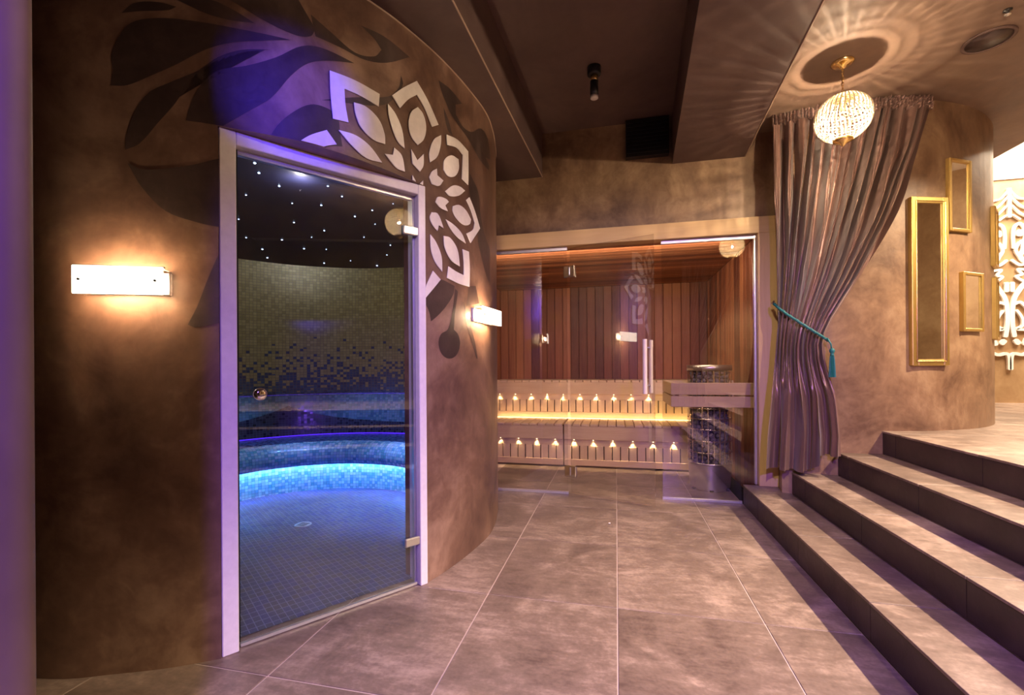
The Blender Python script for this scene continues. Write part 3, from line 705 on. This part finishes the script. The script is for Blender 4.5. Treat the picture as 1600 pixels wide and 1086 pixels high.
# ------------------------------------------------------------------ glass front
gp = thing('glass_panel', 'fixed clear glass panel left of the open sauna door', 'glass panel', (-0.75, 3.855, 0), 0, 'fixed glass panels of the sauna front')
kid(box('pane', (-1.22, -0.400, 3.850, 3.858, 0.022, 2.075), m_glass), gp)
kid(box('floor_channel', (-1.22, -0.395, 3.840, 3.868, 0.0, 0.0215), m_alu, None, 0.002), gp)
kid(box('top_channel', (-1.22, -0.395, 3.840, 3.868, 2.062, 2.089), m_alu, None, 0.002), gp)
gp = thing('glass_panel', 'fixed clear glass panel beside the curtain, in front of the heater', 'glass panel', (0.71, 3.855, 0), 0, 'fixed glass panels of the sauna front')
kid(box('pane', (0.365, 1.055, 3.850, 3.858, 0.022, 2.075), m_glass), gp)
kid(box('floor_channel', (0.36, 0.954, 3.840, 3.868, 0.0, 0.0215), m_alu, None, 0.002), gp)
kid(box('top_channel', (0.36, 1.060, 3.840, 3.868, 2.062, 2.089), m_alu, None, 0.002), gp)
kid(box('side_channel', (1.045, 1.0612, 3.840, 3.868, 0.158, 2.0615), m_alu, None, 0.002), gp)
HA, HB = Vector((-0.385, 3.850)), Vector((0.287, 3.592)); hz = math.atan2((HB - HA).y, (HB - HA).x); HL = (HB - HA).length
sd = struct(empty('door_2', (HA.x, HA.y, 0), hz))
box('glass_leaf', (0.012, HL, -0.004, 0.004, 0.014, 2.080), m_glass, sd)
for z in (0.195, 1.882):
    h = box('hinge', (-0.045, 0.060, -0.014, 0.014, z - 0.048, z + 0.048), m_chrome, sd, 0.004)
    box('hinge_pin', (0.004, 0.016, -0.018, 0.018, z - 0.034, z + 0.034), m_steel, h, 0.002)
m_handle = plain('handle_wood', (0.82, 0.72, 0.62), 0.4)
for yy, xx in ((-0.072, 0.668), (0.072, 0.668)):
    hd = MB().tube([(xx, yy, 0.870), (xx, yy, 1.282)], 0.0165, 16).build('handle_bar', m_handle, sd); autosmooth(hd)
for z in (0.93, 1.22):
    MB().tube([(0.668, -0.072, z), (0.668, 0.072, z)], 0.006, 10).build('handle_bolt', m_steel, sd, True)

# ------------------------------------------------------------------ sauna heater
HX, HY, HR = 0.805, 4.31, 0.178
ht = thing('sauna_heater', 'round steel sauna heater full of stones behind the glass', 'heater', (HX, HY, 0.0))
autosmooth(MB().lathe([(0.15, 0.0), (0.15, 0.02), (0.165, 0.022), (0.178, 0.225), (0.170, 0.228)], 48).build('base_shell', m_steel, ht))
MB().lathe([(0.176, 0.225), (0.1815, 0.225), (0.1815, 0.24), (0.176, 0.24)], 48, cap=False).build('base_ring', m_steel, ht, True)
for k in range(24):
    a = 2 * PI * k / 24; b = link('cage_bar', plk('cage_bar', 0.003, 0.008, 0.80, m_chrome, 0.0008), None, ht)
    b.location = (HR * math.cos(a), HR * math.sin(a), 0.235); b.rotation_euler = (0, 0, a)
for z in (0.33, 0.43, 0.53, 0.62, 0.71, 0.81, 0.91):
    MB().tube([((HR + 0.003) * math.cos(2 * PI * k / 40), (HR + 0.003) * math.sin(2 * PI * k / 40), z) for k in range(40)], 0.0042, 6, True).build('cage_ring', m_chrome, ht, True)
MB().lathe([(0.181, 1.035), (0.186, 1.035), (0.186, 1.085), (0.181, 1.085)], 48, cap=False).build('top_band', m_steel, ht, True)
rs = random.Random(3); sm = MB()
def stone(c, r):
    bm = bmesh.new(); bmesh.ops.create_icosphere(bm, subdivisions=1, radius=r)
    ax = Vector((rs.uniform(.7, 1.25), rs.uniform(.7, 1.25), rs.uniform(.6, 1.1)))
    rot = Matrix.Rotation(rs.uniform(0, 6.28), 3, Vector((rs.uniform(-1, 1), rs.uniform(-1, 1), rs.uniform(-1, 1))).normalized())
    for v in bm.verts: v.co = rot @ (Vector((v.co.x * ax.x, v.co.y * ax.y, v.co.z * ax.z)) * rs.uniform(0.82, 1.12)) + c
    sm.bm(bm)
for j in range(25):
    for k in range(17):
        a = 2 * PI * (k + 0.5 * (j % 2) + rs.uniform(-.2, .2)) / 17; rr = rs.uniform(0.128, 0.146)
        stone(Vector((rr * math.cos(a), rr * math.sin(a), 0.245 + j * 0.0335)), rs.uniform(0.022, 0.030))
for k in range(30):
    a = rs.uniform(0, 6.28); rr = rs.uniform(0, 0.12); stone(Vector((rr * math.cos(a), rr * math.sin(a), 1.045)), 0.03)
so = sm.build('stones', m_stone, ht); so['kind'] = 'stuff'
MB().lathe([(0.118, 0.24), (0.118, 1.03)], 24).build('stone_core', m_black, ht)
for a in (R(-95), R(-35), R(205)):
    MB().lathe([(0.018, 0.0), (0.018, 0.012)], 12, 0.155 * math.cos(a), 0.155 * math.sin(a)).build('foot', m_black, ht)
# wooden guard rail round the heater
gr = thing('heater_guard', 'two-tier pale timber guard rail around the sauna heater', 'guard rail', (0.80, 4.02, 0.736))
for z0, z1 in ((0.736, 0.826), (0.838, 0.938)):
    kid(box('front_beam', (0.448, 1.083, 4.000, 4.034, z0, z1), m_pale, None, 0.003), gr)
    kid(box('side_beam', (0.448, 0.482, 4.0345, 4.64, z0, z1), m_pale_y, None, 0.003), gr)
    kid(box('back_beam', (0.448, 1.083, 4.6405, 4.674, z0, z1), m_pale, None, 0.003), gr)
for x, y in ((0.487, 4.04), (0.487, 4.61)):
    kid(box('corner_block', (x, x + 0.03, y, y + 0.025, 0.73, 0.93), m_pale_z, None, 0.002), gr)

# ------------------------------------------------------------------ curtain
def lerp_tab(tab, z):
    if z >= tab[0][0]: return tab[0][1]
    for (z0, a), (z1, b) in zip(tab, tab[1:]):
        if z >= z1:
            t = (z - z0) / (z1 - z0); return a + (b - a) * t
    return tab[-1][1]
TL = [(2.86, -109.5), (2.3, -109.3), (1.54, -109.0), (1.40, -109.0), (1.13, -109.6), (0.57, -111.2), (0.30, -111.6)]
TR = [(2.86, -72.1), (2.515, -76.3), (2.095, -82.7), (1.85, -86.9), (1.677, -90.2), (1.52, -93.6), (1.40, -96.2), (1.30, -97.9), (1.22, -98.5), (1.12, -98.3), (0.99, -97.3), (0.86, -96.2), (0.6, -95.3), (0.3, -95.6)]
TA = [(2.86, 0.018), (2.7, 0.036), (2.2, 0.050), (1.6, 0.042), (1.38, 0.022), (1.2, 0.022), (0.9, 0.040), (0.3, 0.055)]
TB = [(2.86, 1.508), (2.0, 1.54), (1.6, 1.54), (1.38, 1.53), (1.2, 1.53), (0.9, 1.545), (0.3, 1.56)]
def build_curtain(label, group):
    rc = random.Random(5); NF = 13
    fa = [rc.uniform(0.55, 1.25) for _ in range(NF + 2)]; fp = [rc.uniform(-0.22, 0.22) for _ in range(NF + 2)]
    ni, nj = 330, 120; pts = []; uv = []
    def smooth(x): return x * x * (3 - 2 * x)
    for j in range(nj + 1):
        v = j / nj; row = []; ru = []
        for i in range(ni + 1):
            s = i / ni
            zb = 0.345 + 0.115 * smooth(min(max((s - 0.62) / 0.12, 0), 1)) + 0.004 * math.sin(s * 25)
            z = 2.80 + (zb - 2.80) * v
            # level of the tie droops from the hook to the gather
            zs = z - 0.0
            tl, tr = lerp_tab(TL, zs), lerp_tab(TR, zs)
            sw = s + 0.010 * math.sin(7 * v + s * 19) + 0.006 * math.sin(15 * v + s * 47)
            f = sw * NF; k = int(max(0, min(NF, f))); fr = f - k
            am = fa[k] + (fa[k + 1] - fa[k]) * smooth(min(max(fr, 0), 1)); ph = fp[k] + (fp[k + 1] - fp[k]) * smooth(min(max(fr, 0), 1))
            w_ = math.sin(2 * PI * (f + ph)); w_ = w_ + 0.30 * math.sin(4 * PI * (f + ph) + 1.1) + 0.16 * math.sin(6 * PI * f + 9 * v)
            lo = smooth(min(max((1.22 - z) / 0.40, 0), 1)) * 0.90
            wl_ = math.sin(2 * PI * (s * 4.4 + 0.15 + 0.05 * math.sin(5 * v))) + 0.28 * math.sin(4 * PI * s * 4.4 + 0.8)
            w_ = w_ * (1 - lo) + wl_ * lo * 1.15
            a = lerp_tab(TA, zs) * (am * (1 - lo) + lo)
            th = R(tl + (tr - tl) * s) + 0.006 * math.cos(2 * PI * (f + ph)) * (1 if v > 0.3 else v / 0.3)
            pinch = math.exp(-((z - 1.32) / 0.16) ** 2) * 0.028 * math.sin(PI * s)
            r = lerp_tab(TB, zs) + a * w_ + pinch + 0.004 * math.sin(v * 31 + s * 13)
            row.append((DRX + r * math.cos(th), DRY + r * math.sin(th), z)); ru.append((s * 2.0, z))
        pts.append(row); uv.append(ru)
    t = thing('curtain', label, 'curtain', (1.3, 3.55, 0.35), 0, group)
    c = kid(sheet('drape', pts, uv, m_satin, None), t)
    # gathered heading
    pts = []; uv = []
    for j in range(15):
        z = 2.79 + 0.086 * j / 14; row = []; ru = []
        for i in range(441):
            s = i / 440; th = R(-109.7 + 37.8 * s)
            r = 1.507 + 0.011 * math.sin(s * 2 * PI * 46 + 1.3 * math.sin(s * 60)) + 0.007 * math.sin(s * 2 * PI * 23 + j * 0.9) + 0.006 * math.sin(j * 1.5 + s * 90)
            row.append((DRX + r * math.cos(th), DRY + r * math.sin(th), z + 0.004 * math.sin(s * 120))); ru.append((s * 2, z))
        pts.append(row); uv.append(ru)
    kid(sheet('gathered_heading', pts, uv, m_satin, None), t)
    return t
n_ = NT('satin_brown'); uvn = uvnode(n_)
g_ = n_.noise(n_.scale(uvn, 30, 260, 1), 1.0, 3); d_ = n_.noise(uvn, 3.0, 3)
n_.bump(g_, 0.10, 0.003)
m_satin = n_.set(color=n_.mix(d_, (0.165, 0.09, 0.075), (0.26, 0.15, 0.122)), rough=0.31, metal=0.4, spec=0.6, sheen=0.3)
cur = build_curtain('brown satin curtain tied back beside the sauna front', 'satin curtains')
def copy_tree(o, parent=None):
    c = o.copy(); COL.objects.link(c)
    if parent is not None:
        mi = o.matrix_parent_inverse.copy(); c.parent = parent; c.matrix_parent_inverse = mi
    for ch in o.children: copy_tree(ch, c)
    return c
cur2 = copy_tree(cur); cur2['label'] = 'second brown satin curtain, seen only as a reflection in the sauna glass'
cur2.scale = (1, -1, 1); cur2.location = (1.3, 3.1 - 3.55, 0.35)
def dpt(thd, r, z): return Vector((DRX + r * math.cos(R(thd)), DRY + r * math.sin(R(thd)), z))
tie = thing('curtain_tieback', 'teal rope tie-back with hanging tassel around the curtain', 'tieback', dpt(-104, 1.5, 1.2))
rp = [dpt(-109.6, 1.475, 1.525), dpt(-109.4, 1.53, 1.515), dpt(-108.6, 1.562, 1.487), dpt(-106.5, 1.585, 1.43), dpt(-104, 1.603, 1.372), dpt(-101.5, 1.606, 1.315), dpt(-99.5, 1.597, 1.275), dpt(-98.2, 1.57, 1.25), dpt(-97.5, 1.53, 1.245)]
kid(MB().tube(rp, 0.0085, 10).build('rope', m_teal, None, True), tie)
tw = []
for i in range(0, 8 * 14):
    t = i / (8 * 14 - 1) * (len(rp) - 1.001); k = int(t); p = rp[k].lerp(rp[k + 1], t - k); a = i * 0.75
    d = (rp[k + 1] - rp[k]).normalized(); x = d.cross(Vector((0, 0, 1))).normalized(); y = x.cross(d)
    tw.append(p + x * 0.008 * math.cos(a) + y * 0.008 * math.sin(a))
kid(MB().tube(tw, 0.0035, 5).build('rope_twist', m_teal, None, True), tie)
q = dpt(-97.6, 1.575, 1.25)
kid(MB().tube([dpt(-98.2, 1.578, 1.262), q + Vector((0.004, -0.004, -0.03)), q + Vector((0.008, -0.006, -0.075))], 0.005, 8).build('cord', m_teal, None, True), tie)
tq = q + Vector((0.010, -0.006, -0.075))
h_ = MB().lathe([(0.004, 0.018), (0.013, 0.012), (0.017, 0), (0.013, -0.014), (0.008, -0.020), (0.013, -0.026), (0.011, -0.034)], 16).build('tassel_knot', m_teal, None, True); h_.location = tq; kid(h_, tie)
pr_ = []
for j in range(9):
    pr_.append((0.011 + 0.008 * (j / 8) ** 0.6, -0.034 - 0.145 * j / 8))
mb = MB(); V = []; F = []; n = 36
for j, (r, z) in enumerate(pr_):
    for k in range(n):
        a = 2 * PI * k / n; rr = r * (1 + (0.13 if k % 2 else -0.13)); V.append((rr * math.cos(a), rr * math.sin(a), z))
for j in range(8):
    for k in range(n): F.append((j * n + k, j * n + (k + 1) % n, (j + 1) * n + (k + 1) % n, (j + 1) * n + k))
F.append(tuple(8 * n + k for k in range(n))); mb.add(V, F)
s_ = mb.build('tassel_skirt', m_teal, None); s_.location = tq; kid(s_, tie)
hk = MB().tube([dpt(-110.2, 1.455, 1.53), dpt(-110.0, 1.485, 1.53), dpt(-109.6, 1.492, 1.545)], 0.006, 8).build('hook', m_chrome, None, True); kid(hk, tie)

# ------------------------------------------------------------------ gilt mirrors on the right drum
def mirror(thd, z0, z1, wdt, fw_, label, depth=0.022):
    rz = R(thd) + PI / 2; p = dpt(thd, DRR + 0.001 , z0)
    sag = DRR - math.sqrt(DRR ** 2 - (wdt / 2) ** 2)
    t = thing('framed_mirror', label, 'mirror', p, rz, 'gilt framed mirrors on the curved wall')
    H_ = z1 - z0; w2 = wdt / 2
    def rail(name, a, b, c, d):
        return box(name, (a, b, -depth, 0.012, c, d), m_gold, t, 0.004)
    rail('frame_stile', -w2, -w2 + fw_, 0, H_); rail('frame_stile', w2 - fw_, w2, 0, H_)
    rail('frame_rail', -w2 + fw_ + 0.0003, w2 - fw_ - 0.0003, 0, fw_); rail('frame_rail', -w2 + fw_ + 0.0003, w2 - fw_ - 0.0003, H_ - fw_, H_)
    if fw_ > 0.03:
        i = fw_ * 0.62; b = 0.007
        for dims in ((-w2 + i, -w2 + i + b, i, H_ - i), (w2 - i - b, w2 - i, i, H_ - i), (-w2 + i, w2 - i, i, i + b), (-w2 + i, w2 - i, H_ - i - b, H_ - i)):
            box('bead', (dims[0], dims[1], -depth - 0.006, -depth + 0.001, dims[2], dims[3]), m_brass, t, 0.002)
    box('mirror_glass', (-w2 + fw_ - 0.002, w2 - fw_ + 0.002, -depth + 0.012, -depth + 0.016, fw_ - 0.002, H_ - fw_ + 0.002), m_mirror, t)
    return t
mirror(-71.9, 1.07, 2.212, 0.275, 0.042, 'tall gilt framed mirror, largest of the group beside the curtain')
mirror(-61.9, 1.988, 2.487, 0.215, 0.022, 'small gilt framed mirror hung highest, right of the tall mirror')
mirror(-56.8, 1.305, 1.716, 0.24, 0.022, 'small gilt framed mirror hung lowest, right of the tall mirror')
mirror(-38.5, 1.80, 2.24, 0.20, 0.022, 'gilt framed mirror seen edge-on at the upper right of the curved wall')
mirror(-37.0, 1.26, 1.72, 0.22, 0.022, 'gilt framed mirror seen edge-on at the lower right of the curved wall')

# ------------------------------------------------------------------ ornament on the far wall
orn = thing('wall_ornament', 'white scrolling relief ornament on the far cream wall', 'wall decoration', (4.43, 6.395, 1.0))
def oxz(x, y): return ((1540 + x / 3.4 - 1573.2) * 0.0063, 3.207 - (280 + y / 3.4 - 283) * 0.00747 - 1.0)
strokes = [
 ([(32, 330), (34, 275), (58, 246), (84, 262), (92, 310), (90, 372)], 17), ([(56, 285), (60, 305)], 34),
 ([(45, 335), (42, 385), (58, 415), (40, 440), (18, 452)], 24), ([(62, 345), (80, 385), (60, 420)], 16),
 ([(18, 455), (60, 462), (100, 436)], 15), ([(32, 488), (72, 486), (48, 512), (78, 522), (44, 548)], 14),
 ([(98, 555), (99, 598)], 22), ([(26, 545), (62, 592), (90, 640), (100, 705), (99, 780), (90, 835)], 24),
 ([(22, 692), (58, 658), (86, 665)], 17), ([(78, 700), (52, 738), (50, 780), (78, 798), (24, 802)], 15),
 ([(28, 850), (40, 878)], 24), ([(70, 872), (84, 858)], 28), ([(14, 918), (52, 932), (92, 926), (106, 945), (108, 1008)], 18),
 ([(20, 215), (60, 190), (100, 150)], 9), ([(25, 170), (60, 150), (108, 100)], 9), ([(30, 120), (70, 110), (108, 70)], 9), ([(108, 210), (108, 60)], 9), ([(60, 225), (96, 200)], 9)]
def stroke(pts, wpx, mirror_, dx, dep):
    sp = spline([pts[0]] + pts + [pts[-1]], 5) if len(pts) > 2 else [Vector(p) for p in pts]
    P2 = []
    for p in sp:
        x, z = oxz(p.x, p.y); P2.append(Vector((-x if mirror_ else x, z)))
    hw = wpx / 3.4 * 0.0063 / 2; L = []; Rr = []
    for i, p in enumerate(P2):
        d = (P2[min(i + 1, len(P2) - 1)] - P2[max(i - 1, 0)]).normalized(); nn = Vector((-d.y, d.x)); L.append(p + nn * hw); Rr.append(p - nn * hw)
    d0 = (P2[0] - P2[1]).normalized(); d1 = (P2[-1] - P2[-2]).normalized()
    L = [P2[0] + d0 * hw * .5 + (L[0] - P2[0]) * .6] + L + [P2[-1] + d1 * hw * .5 + (L[-1] - P2[-1]) * .6]
    Rr = [P2[0] + d0 * hw * .5 + (Rr[0] - P2[0]) * .6] + Rr + [P2[-1] + d1 * hw * .5 + (Rr[-1] - P2[-1]) * .6]
    n = len(L); mb = MB(); V = []; F = []
    for a, b in zip(L, Rr):
        V += [(a.x + dx, 0, a.y), (b.x + dx, 0, b.y), (b.x + dx, -dep, b.y), (a.x + dx, -dep, a.y)]
    for q in range(n - 1):
        for e in range(4): F.append((q * 4 + e, q * 4 + (e + 1) % 4, q * 4 + 4 + (e + 1) % 4, q * 4 + 4 + e))
    F += [(3, 2, 1, 0), (n * 4 - 4, n * 4 - 3, n * 4 - 2, n * 4 - 1)]
    return mb.add(V, F).mesh('ornament_piece')
for unit in (-1, 0, 1):
    for si, (pts, wd) in enumerate(strokes):
        for mr in (False, True):
            o = link('ornament_piece', stroke(pts, wd, mr, unit * 0.43, 0.018 + 0.0007 * si), m_petal, orn)

# ------------------------------------------------------------------ pendant lamp
PX, PY, PZ = 1.326, 3.072, 2.548
pd = thing('pendant_lamp', 'glowing pierced metal ball pendant in front of the curtain', 'pendant lamp', (PX, PY, PZ))
me = MB()
def ell(a, ph): return (0.146 * math.cos(ph) * math.cos(a), 0.146 * math.cos(ph) * math.sin(a), 0.136 * math.sin(ph))
for k in range(40):
    a = 2 * PI * k / 40; me.tube([ell(a + 0.05 * math.sin(6 * q), -1.15 + 2.3 * q / 16) for q in range(17)], [0.0046 * max(0.55, math.cos(-1.15 + 2.3 * q / 16)) if q > 7 else 0.0030 * max(0.4, math.cos(-1.15 + 2.3 * q / 16)) for q in range(17)], 5)
for q in range(1, 18):
    ph = -1.17 + 2.34 * q / 18; me.tube([ell(2 * PI * k / 60, ph) for k in range(60)], 0.0017, 4, True)
for k in range(40):
    for q in range(5):
        c_ = Vector(ell(2 * PI * (k + 0.5) / 40, -0.5 + 1.0 * q / 4)); me.lathe([(0.0005, -0.004), (0.0034, 0), (0.0005, 0.004)], 5, 0, 0, False)
        for vi in range(len(me.v) - 15, len(me.v)): me.v[vi] = tuple(Vector(me.v[vi]) + c_)
me = me.mesh('shade')
m_shade = plain('pierced_silver', (0.90, 0.82, 0.66), 0.3, 0.6)
link('shade', me, m_shade, pd, True)
bl = MB().lathe([(0.012, 0.05), (0.028, 0.03), (0.032, 0.0), (0.022, -0.026), (0.004, -0.034)], 20).build('bulb', m_glass, pd, True)
MB().lathe([(0.002, 0.006), (0.005, 0.003), (0.005, -0.003), (0.002, -0.006)], 12).build('filament', emit('bulb_glow', (1.0, 0.82, 0.55), 400), bl, True)
MB().lathe([(0.016, 0.05), (0.016, 0.118), (0.072, 0.116), (0.074, 0.120), (0.02, 0.15), (0.006, 0.155)], 20).build('socket', m_brass, pd, True)
MB().lathe([(0.052, -0.128), (0.05, -0.14), (0.02, -0.152), (0.008, -0.165), (0.002, -0.17)], 20).build('finial', m_brass, pd, True)
hl = ZC - PZ - 0.03
for k in range(8):
    z = 0.155 + (hl - 0.155) * (k + 0.5) / 8; l = [(0.006 * math.cos(a), 0, 0.0145 * math.sin(a)) for a in [2 * PI * q / 12 for q in range(12)]]
    o = MB().tube(l, 0.0016, 5, True).build('chain_link', m_brass, pd, True); o.location = (0, 0, z); o.rotation_euler = (0, 0, PI / 2 * (k % 2))
MB().lathe([(0.058, ZC - PZ - 0.0005), (0.060, ZC - PZ - 0.008), (0.045, ZC - PZ - 0.018), (0.022, ZC - PZ - 0.022), (0.014, ZC - PZ - 0.036), (0.004, ZC - PZ - 0.042)], 28).build('canopy', m_brass, pd, True)
light('pendant_glow', 'POINT', (PX, PY, PZ), 230, WARM2, 0.006)
pd['group'] = 'pierced ball pendants over the stairs'
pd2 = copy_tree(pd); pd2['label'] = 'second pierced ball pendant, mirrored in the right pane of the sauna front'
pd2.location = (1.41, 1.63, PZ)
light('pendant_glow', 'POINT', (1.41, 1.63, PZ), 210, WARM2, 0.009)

# ------------------------------------------------------------------ ceiling fittings
sp = thing('ceiling_speaker', 'dark round grille set flush in the warm ceiling', 'speaker', (2.03, 3.05, ZC))
MB().lathe([(0.112, 0.0), (0.112, -0.006), (0.098, -0.009), (0.096, -0.003)], 40).build('trim_ring', m_soffit, sp, True)
MB().lathe([(0.001, -0.006), (0.096, -0.0055), (0.096, -0.002)], 40).build('grille', m_riser, sp, True)
sd_ = thing('sprinkler_head', 'tiny dark sprinkler head near the round grille', 'sprinkler', (1.955, 2.815, ZC))
MB().lathe([(0.018, 0.0), (0.018, -0.006), (0.007, -0.008), (0.007, -0.022)], 16).build('body', m_black, sd_, True)
MB().lathe([(0.013, -0.0225), (0.013, -0.025)], 16).build('deflector', m_steel, sd_, True)
cl = thing('ceiling_spotlight', 'slim black cylinder spotlight in the ceiling recess', 'spotlight', (-0.129, 3.081, 3.08))
MB().lathe([(0.045, 0.0), (0.045, -0.05), (0.040, -0.055)], 24).build('mount', m_black, cl, True)
MB().lathe([(0.025, -0.056), (0.025, -0.095)], 20).build('collar', m_brass, cl, True)
MB().lathe([(0.027, -0.0955), (0.028, -0.185)], 20).build('barrel', m_black, cl, True)
MB().lathe([(0.024, -0.1855), (0.026, -0.208), (0.02, -0.212)], 20).build('lens', plain('frosted_lens', (0.75, 0.72, 0.7), 0.4), cl, True)
av = thing('air_vent', 'square black louvred air vent in the ceiling recess', 'vent', (0.265, 3.85, 2.93))
kid(box('duct_box', (0.09, 0.425, 3.80, 3.859, 2.775, 3.075), m_black), av)
for k in range(9):
    z = 2.80 + k * 0.03; o = box('louvre', (0.10, 0.415, 3.785, 3.799, z, z + 0.012), m_black); kid(o, av)
fl_ = thing('floodlight', 'blue led floodlight on the lobby ceiling', 'floodlight', (0.55, -1.12, 2.42))
MB().box(-0.1, 0.1, -0.03, 0.03, -0.07, 0.07, 0.008).build('housing', m_black, fl_)
MB().tube([(0, 0, 0.07), (0, 0, 0.66)], 0.01, 8).build('stem', m_black, fl_)
# small white chip lying on the floor tiles
ch = MB().box(-0.007, 0.007, -0.005, 0.005, 0, 0.006, 0.002).build('plaster_chip', m_white); ch.location = (-0.05, 3.18, 0.001)
tag(ch, 'tiny white plaster chip lying on the floor tiles', 'debris')
